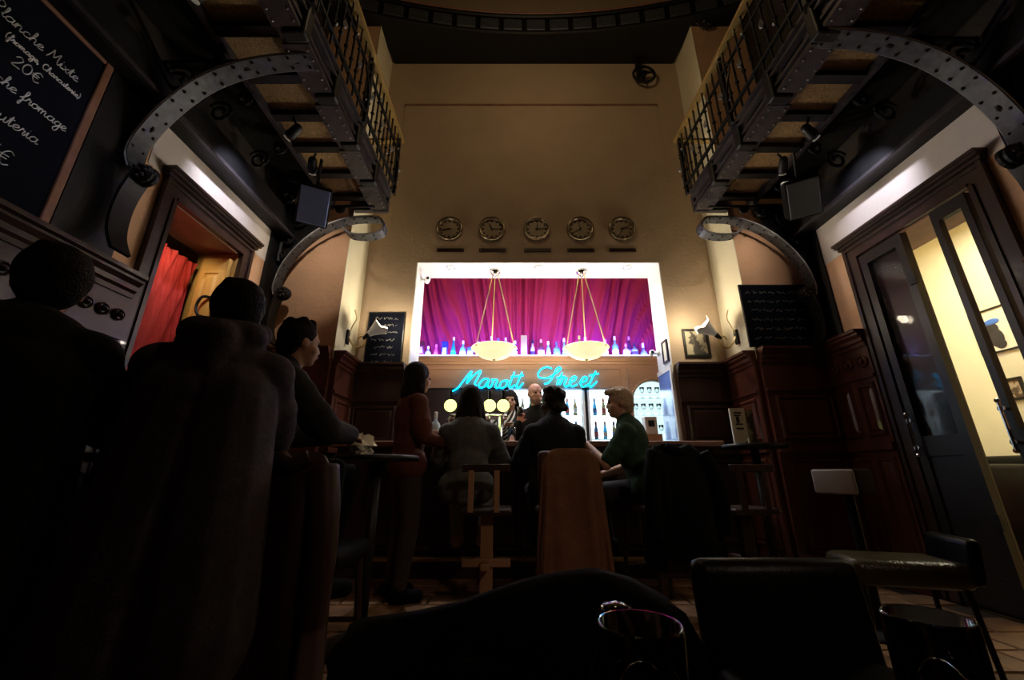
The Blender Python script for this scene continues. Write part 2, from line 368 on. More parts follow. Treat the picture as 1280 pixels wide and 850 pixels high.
# ------------------------------------------------------------------ doorways
for s, n_ in ((-1, 13), (1, 14)):
    y0, y1, zt = DOOR[s]; xw = X(s, D_SIDE); t = struct(MB().box((min(xw, xw - s*0.03), y0 - 0.12, 0), (max(xw, xw - s*0.03), y0, zt + 0.12)).build('trim_%d' % n_, 'dark_wood'))
    def bx(nm, d0, d1, ya, yb, za, zb, m='dark_wood'):
        a, b = sorted((xw - s*d0, xw - s*d1)); MB().box((a, ya, za), (b, yb, zb)).build(nm, m, t)
    bx('jamb_casing', 0, 0.03, y1, y1 + 0.12, 0, zt + 0.12); bx('head_casing', 0, 0.03, y0, y1, zt, zt + 0.12)
    bx('casing_bead', 0.03, 0.045, y0 - 0.12, y0 - 0.09, 0, zt + 0.12); bx('casing_bead', 0.03, 0.045, y1 + 0.09, y1 + 0.12, 0, zt + 0.12)
    bx('casing_bead', 0.03, 0.04, y0 - 0.03, y0, 0, zt); bx('casing_bead', 0.03, 0.04, y1, y1 + 0.03, 0, zt)
    bx('head_bead', 0.03, 0.045, y0 - 0.09, y1 + 0.09, zt + 0.085, zt + 0.105); bx('head_bead', 0.03, 0.04, y0, y1, zt, zt + 0.025)
    # a stepped cornice over the door
    for dz, dd in ((0.12, 0.06), (0.145, 0.085), (0.165, 0.1)): bx('door_cornice', 0, dd, y0 - 0.12 - dd*0.3, y1 + 0.12 + dd*0.3, zt + dz, zt + dz + 0.022)
    # lined reveal through the wall
    bx('reveal', 0, -0.35, y1 - 0.012, y1, 0, zt, 'oak' if s < 0 else 'frame_wood'); bx('reveal', 0, -0.35, y0, y0 + 0.012, 0, zt, 'frame_wood'); bx('reveal', 0, -0.35, y0, y1, zt - 0.012, zt, 'frame_wood')
MB().box((3.10, 2.735, 0), (3.115, 3.118, 2.648)).build('door_pocket', 'dark_wood', t)
# small lobby on the left with a red drape and an oak door
struct(MB().box((-3.75, 1.3, 0), (-3.65, 3.4, 3.0)).build('wall_lobby', 'whitewall'))
struct(MB().box((-3.65, 1.3, 2.85), (-2.8, 3.4, 2.95)).build('ceiling_lobby', 'whitewall'))
struct(MB().box((-3.65, 1.3, -0.1), (-2.44, 3.4, 0)).build('floor_lobby', 'lounge_floor'))
struct(MB().box((-3.65, 3.30, 0), (-2.8, 3.4, 2.85)).build('wall_lobby_end', 'oak'))
def drape(x, y, z0, z1, L, axis, amp, freq, k=0.0, nx=120, nz=16, fn=None):
    vs = []; fs = []
    for j in range(nz + 1):
        for i in range(nx + 1):
            a = i / nx; b = j / nz; ph = (a - 0.5) / (1 - k * b) if not fn else fn(a, b)
            o = amp * (1.2 - 2.2 * abs(math.sin(ph * freq * math.pi)) ** 0.7 + 0.45 * math.sin(ph * freq * 4.6 * math.pi + 1.3) + 0.10 * math.sin(ph * freq * 8.7 * math.pi))
            z = z1 + (z0 - z1) * b
            vs.append((x + L * a, y + o, z) if axis == 0 else (x + o, y + L * a, z))
    for j in range(nz):
        for i in range(nx): fs.append((j*(nx+1)+i, j*(nx+1)+i+1, (j+1)*(nx+1)+i+1, (j+1)*(nx+1)+i))
    return MB().add(vs, fs)
o = drape(-2.74, 2.44, 0.03, 2.56, 0.64, 1, 0.016, 6, fn=lambda a, b: a + 0.75 * b).build('door_drape', 'red_cloth', smooth=True)
tag(o, 'red pleated drape hanging inside the left doorway', 'curtain')
od = thing('oak_door', 'yellow oak panelled door standing open behind the left doorway', 'door', (-2.57, 3.12, 0))
MB().box((-2.69, 3.09, 0.01), (-2.46, 3.13, 2.62)).build('door_leaf', 'oak', od)
panel(None, od, 'oak', (-2.665, 3.09, 1.4), (-2.485, 3.09, 2.5), (0, -1, 0)); panel(None, od, 'oak', (-2.665, 3.09, 0.15), (-2.485, 3.09, 1.25), (0, -1, 0))
MB().tube(spline([(-2.52, 3.08, 2.24), (-2.57, 3.04, 2.23), (-2.60, 3.04, 2.15), (-2.57, 3.04, 2.07), (-2.52, 3.08, 2.06)]), 0.012).build('door_handle', 'iron', od)
# the lounge behind the right doorway
LX = 5.0
struct(MB().box((LX, 0.8, 0), (LX + 0.1, 6.2, 3.6)).build('wall_lounge', 'lounge_wall'))
struct(MB().box((3.43, 6.1, 0), (LX, 6.2, 3.6)).build('wall_lounge_end', 'lounge_wall'))
struct(MB().box((3.43, 0.7, 0), (LX, 0.8, 3.6)).build('wall_lounge_near', 'lounge_wall'))
struct(MB().box((3.43, 3.9, 0), (3.5, 6.1, 3.6)).build('wall_lounge_inner', 'lounge_wall'))
struct(MB().box((3.43, 0.8, 3.5), (LX, 6.1, 3.6)).build('ceiling_lounge', 'lounge_wall'))
struct(MB().box((3.08, 0.8, -0.1), (LX, 6.1, 0)).build('floor_lounge', 'lounge_floor'))
def leaf(name, label, ya, yb, xx, handle_y, w_=0.06):
    t = thing(name, label, 'door', (xx, (ya + yb) / 2, 0)); zt = 2.64
    def b(nm, y0, y1, z0, z1, m='door_wood', d=0.045): MB().box((xx - d/2, y0, z0), (xx + d/2, y1, z1)).build(nm, m, t)
    b('stile', ya, ya + w_, 0.02, zt); b('stile', yb - w_, yb, 0.02, zt); b('top_rail', ya + w_, yb - w_, zt - 0.09, zt); b('lock_rail', ya + w_, yb - w_, 0.96, 1.10); b('bottom_rail', ya + w_, yb - w_, 0.02, 0.22)
    b('kick_panel', ya + w_, yb - w_, 0.22, 0.96, d=0.02); b('pane', ya + w_, yb - w_, 1.10, zt - 0.09, 'pane', 0.008)
    hb = MB(); x1 = xx - 0.06
    hb.tube([(x1, handle_y, 0.98), (x1, handle_y, 1.26)], 0.009, 8); hb.ball((x1, handle_y, 0.97), 0.016); hb.ball((x1, handle_y, 1.27), 0.016)
    for zz in (1.02, 1.22): hb.lathe([(0.02, 0), (0.02, 0.008), (0.009, 0.012), (0.009, 0.05)], (x1, handle_y, zz), 10, 0)
    hb.build('pull_handle', 'chrome', t)
    return t
lf = leaf('glazed_door_leaf', 'dark glazed door leaf shut against the wainscot side of the right doorway', 2.73, 3.115, 3.07, 3.08)
MB().box((3.03, 2.71, 2.20), (3.05, 2.76, 2.30)).build('hinge', 'iron', lf)
MB().box((3.03, 2.71, 0.50), (3.05, 2.76, 0.60)).build('hinge', 'iron', lf)
leaf('glazed_door_leaf', 'narrow dark glazed door leaf standing in front of the framed lounge picture', 2.25, 2.485, 3.06, 2.465, 0.042)
def picture(name, label, c, w_, h_, n, fm, art, ins=0.02, cat='picture', d=0.02):
    """framed picture centred at c; n is 'x-', 'x+' or 'y-': the way it faces"""
    t = thing(name, label, cat, c); c = Vector(c)
    sg = 1 if n[1] == '+' else -1
    def b(nm, u0, u1, z0, z1, d0, d1, m):
        lo, hi = sorted((sg*d0, sg*d1))
        if n[0] == 'x': a_, b_ = (c.x + lo, c.y + u0, c.z + z0), (c.x + hi, c.y + u1, c.z + z1)
        else: a_, b_ = (c.x + u0, c.y + lo, c.z + z0), (c.x + u1, c.y + hi, c.z + z1)
        return MB().box(a_, b_).build(nm, m, t)
    b('frame_side', -w_/2, -w_/2 + ins, -h_/2, h_/2, 0, d, fm); b('frame_side', w_/2 - ins, w_/2, -h_/2, h_/2, 0, d, fm)
    b('frame_rail', -w_/2 + ins, w_/2 - ins, h_/2 - ins, h_/2, 0, d, fm); b('frame_rail', -w_/2 + ins, w_/2 - ins, -h_/2, -h_/2 + ins, 0, d, fm)
    b('sheet', -w_/2 + ins, w_/2 - ins, -h_/2 + ins, h_/2 - ins, 0, d * 0.4, art)
    return t, b
def artmat(name, base, ink, seed, scale=6.0, third=None):
    m = mat(name, base, 0.7, var=0); nt = m.node_tree; b = nt.nodes['Principled BSDF']
    tc = nt.nodes.new('ShaderNodeTexCoord'); mp = nt.nodes.new('ShaderNodeMapping'); nz = nt.nodes.new('ShaderNodeTexNoise'); rp = nt.nodes.new('ShaderNodeValToRGB')
    mp.inputs['Location'].default_value = (seed, seed * 2.1, seed * 0.7); nz.inputs['Scale'].default_value = scale; nz.inputs['Detail'].default_value = 3
    nt.links.new(tc.outputs['Object'], mp.inputs[0]); nt.links.new(mp.outputs[0], nz.inputs[0]); nt.links.new(nz.outputs['Fac'], rp.inputs[0]); nt.links.new(rp.outputs[0], b.inputs['Base Color'])
    e = rp.color_ramp.elements; e[0].position = 0.44; e[0].color = (*ink, 1); e[1].position = 0.52; e[1].color = (*base, 1)
    return m
artmat('sketch', (0.42, 0.36, 0.24), (0.06, 0.05, 0.04), 3.1, 9)
artmat('sketch_small', (0.5, 0.4, 0.28), (0.12, 0.08, 0.05), 5.7, 16)
c = P(1243, 413, x=LX - 0.001); t, b = picture('lounge_picture', 'framed print of a dark figure with a blue top on the yellow lounge wall', c, 0.34, 0.46, 'x-', 'black_frame', 'paper', 0.014)
f_ = MB()
for (u, z, ru, rz_) in ((0.0, -0.08, 0.07, 0.10), (0.01, 0.02, 0.06, 0.06), (-0.02, -0.15, 0.05, 0.05)): f_.ball((c.x - 0.010, c.y + u, c.z + z), (0.004, ru, rz_), 16, 8)
f_.build('printed_figure', 'ink', t)
MB().ball((c.x - 0.012, c.y - 0.01, c.z + 0.09), (0.004, 0.07, 0.03), 16, 8).build('printed_blue_top', 'blue_gloss', t)
c = P(1270, 486, x=LX - 0.001); picture('lounge_picture', 'small dark-framed picture below the print on the lounge wall', c, 0.16, 0.22, 'x-', 'black_frame', 'sketch_small', 0.025)
c = P(870, 429, y=YB - 0.001); picture('sketch_picture', 'black-framed sketch on the plaster wall right of the bar opening', c, 0.29, 0.33, 'y-', 'black_frame', 'sketch', 0.025)
# sofa in the lounge
so = thing('lounge_sofa', 'black upholstered sofa seen through the right doorway', 'sofa', (4.62, 4.3, 0))
MB().bbox((4.25, 3.78, 0.12), (4.95, 5.1, 0.45), 0.05).build('seat', 'leather', so, True); MB().bbox((4.72, 3.78, 0.40), (4.97, 5.1, 1.0), 0.06).build('backrest', 'leather', so, True)
MB().bbox((4.22, 3.75, 0.12), (4.95, 3.95, 0.92), 0.05).build('armrest', 'leather', so, True); MB().bbox((4.22, 4.95, 0.12), (4.95, 5.13, 0.72), 0.05).build('armrest', 'leather', so, True)
for x_, y_ in ((4.3, 3.85), (4.88, 3.85), (4.3, 5.03), (4.88, 5.03)): MB().lathe([(0.018, 0), (0.025, 0.13)], (x_, y_, 0), 10).build('leg', 'iron', so)
so = thing('lounge_chair', 'red upholstered chair at the right edge inside the lounge', 'chair', (4.4, 3.3, 0))
MB().bbox((4.2, 3.02, 0.2), (4.75, 3.56, 0.45), 0.05).build('seat', 'red_sofa', so, True); MB().bbox((4.62, 3.02, 0.40), (4.78, 3.56, 0.80), 0.05).build('backrest', 'red_sofa', so, True)
for x_, y_ in ((4.25, 3.07), (4.70, 3.07), (4.25, 3.51), (4.70, 3.51)): MB().lathe([(0.014, 0), (0.02, 0.22)], (x_, y_, 0), 10).build('leg', 'iron', so)
# ------------------------------------------------------------------ iron galleries
ZG0, ZG1, DO, DI, YE = 3.58, 3.80, 1.72, 2.30, 3.74     # girder bottom / top, its distance, inner stringer, far end
def _band(path, w_, th, y, s):
    n = len(path); vs = []; fs = []
    for i, (d, z) in enumerate(path):
        a = Vector(path[max(i-1, 0)]); b = Vector(path[min(i+1, n-1)]); t = (b - a).normalized(); nn = Vector((-t.y, t.x)) * th / 2
        for sx, sy in ((1, -1), (1, 1), (-1, 1), (-1, -1)): vs.append((X(s, d + nn.x * sx), y + sy * w_/2, z + nn.y * sx))
    for i in range(n - 1):
        for q in range(4): fs.append((i*4+q, i*4+(q+1) % 4, i*4+4+(q+1) % 4, i*4+4+q))
    fs += [(0, 1, 2, 3), tuple(range(4*n-4, 4*n))]
    return MB().add(vs, fs)
def s2(pts, k=6): return [(q.x, q.y) for q in spline([(a, b, 0) for a, b in pts], k)]
def scroll(c, r, turns, s, y, start=0.0, sign=1, rt=0.012):
    pts = []
    for i in range(int(turns * 14) + 1):
        a = start + sign * 2 * math.pi * i / 14; q = r * (1 - 0.75 * i / (turns * 14)); pts.append((X(s, c[0] + q * math.cos(a)), y, c[1] + q * math.sin(a)))
    return pts
def gallery(s, side):
    g = thing('iron_gallery', 'black riveted iron gallery with spiked railing along the %s wall' % side, 'balcony', (X(s, 2.2), 2.0, 3.1))
    def bx(nm, d0, d1, ya, yb, za, zb, m):
        a, b = sorted((X(s, d0), X(s, d1))); return MB().box((a, ya, za), (b, yb, zb)).build(nm, m, g)
    y0 = 0.9
    gd = bx('girder', DO - 0.03, DO + 0.13, y0, YE, ZG0, ZG0 + 0.03, 'girder')
    web = bx('girder_web', DO, DO + 0.03, y0, YE, ZG0 + 0.03, ZG1, 'girder')
    bx('girder_flange', DO - 0.06, DO + 0.10, y0, YE, ZG1, ZG1 + 0.025, 'girder')
    bx('girder_moulding', DO - 0.035, DO, y0, YE, ZG0 + 0.06, ZG0 + 0.085, 'girder'); bx('girder_moulding', DO - 0.05, DO, y0, YE, ZG1 - 0.06, ZG1 - 0.035, 'girder')
    bx('stringer', DI - 0.02, DI + 0.02, y0, YE, ZG0 + 0.02, ZG1, 'girder')
    bx('wall_beam', D_SIDE - 0.13, D_SIDE, y0, YP, 3.17, 3.42, 'iron'); bx('wall_beam_lip', D_SIDE - 0.16, D_SIDE - 0.13, y0, YP, 3.17, 3.20, 'girder')
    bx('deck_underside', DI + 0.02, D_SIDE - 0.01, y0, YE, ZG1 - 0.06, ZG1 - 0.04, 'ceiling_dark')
    # joists and the patterned deck panels between them
    pitch = 0.34; y = YE - 0.17; i = 0; jp = dp = None
    while y > y0 + 0.2:
        loc = Vector(((X(s, DO + 0.13) + X(s, DI - 0.02)) / 2, y, 0)); wd = (DI - 0.02 - DO - 0.13)
        if jp is None:
            jp = MB().box((loc.x - wd/2, y - 0.035, ZG0 + 0.03), (loc.x + wd/2, y + 0.035, ZG0 + 0.12)).build('joist', 'iron', g)
            dp = MB().box((loc.x - wd/2, y - pitch + 0.035, ZG0 + 0.08), (loc.x + wd/2, y - 0.035, ZG0 + 0.10)).build('deck_panel', 'deck', g); yj = y
        else:
            share(jp, 'joist', g, (0, y - yj, 0)); share(dp, 'deck_panel', g, (0, y - yj, 0))
        y -= pitch
    # raised riveted plates on the girder
    pp = None; y = YE - 0.05
    rv = MB()
    while y - 0.4 > y0:
        if pp is None:
            a, b = sorted((X(s, DO - 0.04), X(s, DO + 0.14)))
            m_ = MB().box((a, y - 0.36, ZG0 - 0.014), (b, y, ZG0)); a, b = sorted((X(s, DO - 0.018), X(s, DO)))
            m_.box((a, y - 0.36, ZG0 + 0.10), (b, y, ZG1 - 0.07)); m_.box((a, y - 0.30, ZG0 + 0.115), (b, y - 0.06, ZG1 - 0.085)); pp = m_.build('girder_plate', 'girder', g); yj = y
        else: share(pp, 'girder_plate', g, (0, y - yj, 0))
        for k in range(5):
            for d in (DO - 0.015, DO + 0.115): rv.ball((X(s, d), y - 0.04 - k * 0.07, ZG0 - 0.016), 0.009, 6, 4)
            rv.ball((X(s, DO - 0.02), y - 0.04 - k * 0.07, ZG1 - 0.02), 0.009, 6, 4)
        bsh = MB(); bsh.bbox((min(X(s, DO-0.06), X(s, DO+0.1)), y - 0.46, ZG0 - 0.03), (max(X(s, DO-0.06), X(s, DO+0.1)), y - 0.37, ZG1 + 0.03), 0.02); bsh.build('girder_post', 'iron', g)
        y -= 0.47
    rv.build('rivets', 'rivet', g)['kind'] = 'stuff'
    # railing
    ZR = 4.58; dr = DO - 0.08
    bx('bottom_rail', dr - 0.015, dr + 0.015, y0, YE + 0.03, 3.90, 3.92, 'iron'); bx('middle_rail', dr - 0.012, dr + 0.012, y0, YE + 0.03, 4.36, 4.375, 'iron')
    MB().ring([(X(s, dr), y0, ZR), (X(s, dr), YE + 0.05, ZR)], [(-0.035, -0.012), (0.035, -0.012), (0.04, 0.01), (0.02, 0.025), (-0.02, 0.025), (-0.04, 0.01)]).build('handrail', 'brass', g)
    bal = None
    y = YE + 0.02; i = 0
    while y > y0:
        if bal is None:
            m_ = MB().tube([(X(s, dr), y, ZG1), (X(s, dr), y, ZR - 0.01)], 0.009, 6)
            m_.lathe([(0.009, 4.05), (0.02, 4.07), (0.009, 4.09)], (X(s, dr), y, 0), 6); m_.lathe([(0.009, 4.30), (0.018, 4.32), (0.009, 4.34)], (X(s, dr), y, 0), 6)
            bal = m_.build('baluster', 'iron', g); yb_ = y
            m_ = MB().lathe([(0.0, 4.22), (0.028, 4.14), (0.012, 4.125), (0, 4.12)], (X(s, dr - 0.02), y, 0), 4); spear = m_.build('spear_point', 'rivet', bal)
            bud = MB().ball((X(s, dr - 0.02), y, 4.0), 0.013, 8, 6).build('bud', 'rivet', bal)
        else:
            q = share(bal, 'baluster', g, (0, y - yb_, 0))
            if i % 3 == 0: share(spear, 'spear_point', q, (0, 0, 0))
            elif i % 3 == 1: share(bud, 'bud', q, (0, 0, 0.36 if i % 2 else 0))
        y -= 0.105; i += 1
    # wider standards with curls
    for y in (YE, YE - 0.95, YE - 1.9):
        m_ = MB().box((min(X(s, dr-0.015), X(s, dr+0.015)), y - 0.03, ZG1), (max(X(s, dr-0.015), X(s, dr+0.015)), y, ZR)); m_.tube(spline([(X(s, dr - 0.02), y - 0.04, 3.95), (X(s, dr - 0.05), y - 0.12, 4.1), (X(s, dr - 0.02), y - 0.16, 4.3), (X(s, dr - 0.02), y - 0.05, 4.5)]), 0.010); m_.build('standard', 'iron', g)
    # railing across the free end
    MB().ring([(X(s, dr), YE + 0.03, ZR), (X(s, D_BAR - 0.02), YE + 0.03, ZR)], [(-0.03, -0.012), (0.03, -0.012), (0.03, 0.015), (-0.03, 0.015)]).build('end_handrail', 'brass', g)
    bx('end_rail', dr, D_BAR - 0.02, YE + 0.02, YE + 0.04, 3.90, 3.92, 'iron')
    for k in range(1, 4): MB().tube([(X(s, dr + k * 0.085), YE + 0.03, ZG1 - 0.02), (X(s, dr + k * 0.085), YE + 0.03, ZR)], 0.008).build('end_baluster', 'iron', g)
    bx('end_girder', DO - 0.03, D_BAR - 0.02, YE - 0.02, YE + 0.035, ZG0, ZG1, 'girder')
    # near bracket and far bracket
    near = s2([(2.66, 2.62), (2.71, 2.74), (2.69, 2.90), (2.58, 3.14), (2.40, 3.36), (2.18, 3.49), (1.95, 3.55), (1.72, 3.57)])
    far = s2([(2.66, 2.50), (2.68, 2.62), (2.63, 2.85), (2.48, 3.10), (2.28, 3.28), (2.05, 3.38), (1.88, 3.40), (1.72, 3.39), (1.66, 3.30), (1.70, 3.22), (1.84, 3.185), (2.00, 3.20), (2.08, 3.27)])
    foot = s2([(2.65, 2.60), (2.69, 2.46), (2.70, 2.32), (2.68, 2.18), (2.62, 2.06)])
    for nm, path, yb, ft_dz in (('near_bracket', near, 2.04 if s < 0 else 1.88, 0.0), ('far_bracket', far, 3.64, -0.06)):
        br = _band(path, 0.12, 0.02, yb, s).build('arched_bracket', 'iron_band', g)
        ft = _band([(d - 0.03, z + ft_dz) for d, z in foot], 0.12, 0.02, yb, s).build('bracket_foot', 'iron', br)
        rr = MB(); rr2 = MB()
        for e in (-1, 1): rr2.tube([(X(s, d), yb + e * 0.062, z) for d, z in path], 0.006, 6)
        rr2.build('bracket_edge_bead', 'bead', br)
        L = 0; last = path[0]
        for p in path:
            L += math.dist(p, last); last = p
            if L > 0.095:
                L = 0
                for e in (-1, 1): rr.ball((X(s, p[0] - 0.005), yb + e * 0.036, p[1] - 0.012), 0.011, 6, 4)
        rr.build('bracket_rivets', 'iron', br)['kind'] = 'stuff'
        zz = 2.60 + ft_dz
        MB().lathe([(0, -0.045), (0.03, -0.045), (0.055, -0.04), (0.068, -0.02), (0.06, 0.0), (0.068, 0.01), (0.068, 0.03), (0, 0.03)], (X(s, 2.60), yb, zz), 14, 1).build('rosette', 'iron', br)
        ps = MB()
        for k in range(8):
            a = k * math.pi / 4; ps.ball((X(s, 2.60 + 0.042 * math.cos(a)), yb - 0.048, zz + 0.042 * math.sin(a)), (0.014, 0.012, 0.014), 6, 4)
        ps.ball((X(s, 2.60), yb - 0.052, zz), 0.016, 8, 6); ps.build('rosette_petals', 'girder', br)
        a, b = sorted((X(s, D_SIDE - 0.02), X(s, D_SIDE)))
        MB().box((a, 1.80 if s < 0 and yb < 3 else yb - 0.14, 2.03), (b, yb + 0.1, 3.17)).build('wall_plate', 'iron', br)
        sc = MB()
        for c_, r_, tn, st, sg in (((2.60, 3.40), 0.13, 1.6, 0, 1), ((2.36, 3.50), 0.08, 1.5, 2, -1), ((2.66, 3.16), 0.07, 1.5, 1, 1), ((2.16, 3.535), 0.05, 1.4, 1, -1), ((2.69, 2.98), 0.045, 1.4, 1, -1)):
            pts = scroll(c_, r_, tn, s, yb, st, sg); sc.tube(pts, 0.016, 6)
            sc.ball(pts[-1], 0.022, 8, 6)
        sc.tube([(X(s, 2.72), yb, 2.9), (X(s, 2.72), yb, 3.56)], 0.02); sc.tube([(X(s, 2.74), yb, 3.55), (X(s, 1.8), yb, 3.57)], 0.018)
        sc.build('scrollwork', 'iron', br)
    # solid dark plate behind the far scrollwork
    a, b = sorted((X(s, 2.44), X(s, D_SIDE - 0.02)))
    MB().prism([(X(s, 2.74), 2.42), (X(s, 2.74), 3.58), (X(s, 2.30), 3.58), (X(s, 2.38), 3.36), (X(s, 2.60), 3.08), (X(s, 2.69), 2.85)], 1, 3.685, 3.70).build('spandrel_plate', 'iron', g)
    for y in (YE - 0.35, YE - 0.85, YE - 1.35):
        for c_, r_ in (((2.58, 3.50), 0.10), ((2.42, 3.62), 0.07)): MB().tube(scroll(c_, r_, 1.5, s, y, 0.5), 0.014, 6).build('ceiling_scroll', 'iron', g)
    return g
gallery(-1, 'left'); gallery(1, 'right')
# ------------------------------------------------------------------ upper gallery across the bar wall
ug = thing('upper_gallery', 'dark curved upper gallery with panelled fascia across the top', 'balcony', (XC, 4.1, 6.4))
ZU = 6.53
def uy(x): return 3.90 - 0.052 * (x - XC) ** 2
n = 48; xs = [X(-1, 2.7) + (5.4) * i / n for i in range(n + 1)]
vs = []; fs = []
for x in xs: vs += [(x, uy(x), ZU), (x, YP + 0.0 if abs(x - XC) > D_BAR else YB, ZU), (x, uy(x), ZU + 0.1), (x, YP if abs(x - XC) > D_BAR else YB, ZU + 0.1)]
for i in range(n):
    a = i * 4; fs += [(a, a+4, a+5, a+1), (a+2, a+3, a+7, a+6), (a, a+2, a+6, a+4)]
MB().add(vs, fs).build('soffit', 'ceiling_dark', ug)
arc = [(x, uy(x), 0) for x in xs]
for z, r_, m_ in ((ZU + 0.02, 0.03, 'iron'), (ZU + 0.34, 0.03, 'iron'), (ZU + 0.40, 0.018, 'frame_wood')): MB().tube([(x, y - 0.02, z) for x, y, _ in arc], r_, 8).build('fascia_rail', m_, ug)
vs = []; fs = []
for x in xs: vs += [(x, uy(x) + 0.02, ZU), (x, uy(x) + 0.02, ZU + 0.36)]
for i in range(n): fs.append((i*2, i*2+2, i*2+3, i*2+1))
MB().add(vs, fs).build('fascia_back', 'iron', ug)
for k in range(17):
    x = XC - 2.55 + 0.32 * k; y = uy(x); sl = -0.104 * (x - XC)
    pa = MB().bbox((x - 0.13, y - 0.03, ZU + 0.08), (x + 0.13, y + 0.01, ZU + 0.28), 0.015); pa.v = [tuple(Matrix.Rotation(math.atan(sl), 3, 'Z') @ (Vector(q) - Vector((x, y, 0))) + Vector((x, y, 0))) for q in pa.v]
    pa.build('fascia_panel', 'iron_band', ug)
c = P(805, 93, y=4.2)
wh = thing('pulley', 'small black spoked iron wheel hanging under the upper gallery', 'wheel', (c.x, 4.2, c.z - 0.17))
MB().tube([(c.x + 0.15 * math.cos(i * math.pi / 12), 4.2, c.z + 0.15 * math.sin(i * math.pi / 12)) for i in range(24)], 0.018, 8, True, up=(0, 1, 0)).build('rim', 'iron', wh)
for k in range(3):
    a = k * 2.1 + 0.4; MB().tube([(c.x, 4.2, c.z), (c.x + 0.15 * math.cos(a), 4.2, c.z + 0.15 * math.sin(a))], 0.014).build('spoke', 'iron', wh)
MB().lathe([(0.04, -0.04), (0.04, 0.04)], (c.x, 4.2, c.z), 12, 1).build('hub', 'iron', wh)
MB().box((c.x - 0.09, 4.18, c.z), (c.x - 0.04, 4.26, ZU)).build('hanger', 'iron', wh)
# iron rosette at the top right corner
c = P(880, 28, y=3.72); ro = thing('iron_rosette', 'black openwork iron rosette by the right end of the upper gallery', 'ornament', (c.x, c.y, c.z - 0.12))
m_ = MB()
for k in range(8):
    a = k * math.pi / 4; m_.tube([(c.x + 0.07 * math.cos(a) + 0.035 * math.cos(t * math.pi / 5), 3.72, c.z + 0.07 * math.sin(a) + 0.035 * math.sin(t * math.pi / 5)) for t in range(10)], 0.010, 6, True, up=(0, 1, 0))
m_.build('petals', 'girder', ro); MB().ball((c.x, 3.71, c.z), 0.03).build('boss', 'girder', ro)
MB().tube([(c.x, 3.72, c.z), (c.x, YP - 0.002, c.z)], 0.02).build('stem', 'iron', ro)
# ------------------------------------------------------------------ loudspeakers under the galleries
def speaker(label, px, py, y, s, yaw, pitch, m):
    c = P(px, py, y=y); t = thing('loudspeaker', label, 'speaker', c); t.rotation_euler = (-pitch, 0, yaw)
    MB().bbox((-0.13, 0.0, -0.17), (0.13, 0.24, 0.17), 0.02).build('cabinet', 'black_cloth', t, local=True)
    MB().bbox((-0.115, -0.014, -0.155), (0.115, 0.004, 0.155), 0.006).build('grille', m, t, local=True)
    MB().tube([(0, 0.2, 0.1), (0, 0.22, 0.40)], 0.014).build('mount_arm', 'iron', t, local=True)
speaker('black loudspeaker with blue-lit grille under the left gallery', 392, 258, 2.95, -1, R(28), R(-38), 'grille_blue_lit')
speaker('black loudspeaker with dull grey grille under the right gallery', 1005, 248, 2.95, 1, R(-30), R(-38), 'speaker_grille_grey')
# ------------------------------------------------------------------ spot lamps under the galleries
def gallery_spot(s, y, ty, tz, power, label, colr=(0.88, 0.86, 1.0), td=D_SIDE, cone=66):
    p = Vector((X(s, 2.12), y, 3.42)); q = Vector((X(s, td), ty, tz)); d = (q - p).normalized()
    t = thing('spot_lamp', label, 'lamp', p); MB().cap(p - d * 0.10, p - d * 0.02, 0.035, 0.04).build('can', 'iron', t, True)
    MB().tube([p - d * 0.1, (p.x, p.y, 3.62)], 0.01).build('stem', 'iron', t); m_ = MB().lathe([(0, 0), (0.03, 0), (0.03, 0.004), (0, 0.004)], (0, 0, 0), 14); rot = d.to_track_quat('Z', 'Y').to_matrix(); m_.v = [tuple(rot @ Vector(a) + p + d * 0.02) for a in m_.v]; m_.build('lens', 'tulip_glass', t)
    o = lamp('gallery_spot_light', 'SPOT', p + d * 0.03, colr, power, 0.03, spot=cone); o.rotation_euler = d.to_track_quat('-Z', 'Y').to_euler()
gallery_spot(-1, 2.55, 2.8, 2.98, 30, 'small black spot lamp over the left doorway')
gallery_spot(-1, 1.55, 1.75, 1.95, 5, 'small black spot lamp over the chalkboard menu')
gallery_spot(1, 2.55, 2.8, 2.98, 30, 'small black spot lamp over the right doorway')
gallery_spot(-1, 2.95, YP, 2.75, 14, 'added black spot lamp brightening the left peach wall', (1.0, 0.86, 0.7), 2.42, 92)  # this pair is added to brighten the peach walls
gallery_spot(1, 2.95, YP, 2.75, 14, 'added black spot lamp brightening the right peach wall', (1.0, 0.86, 0.7), 2.42, 92)
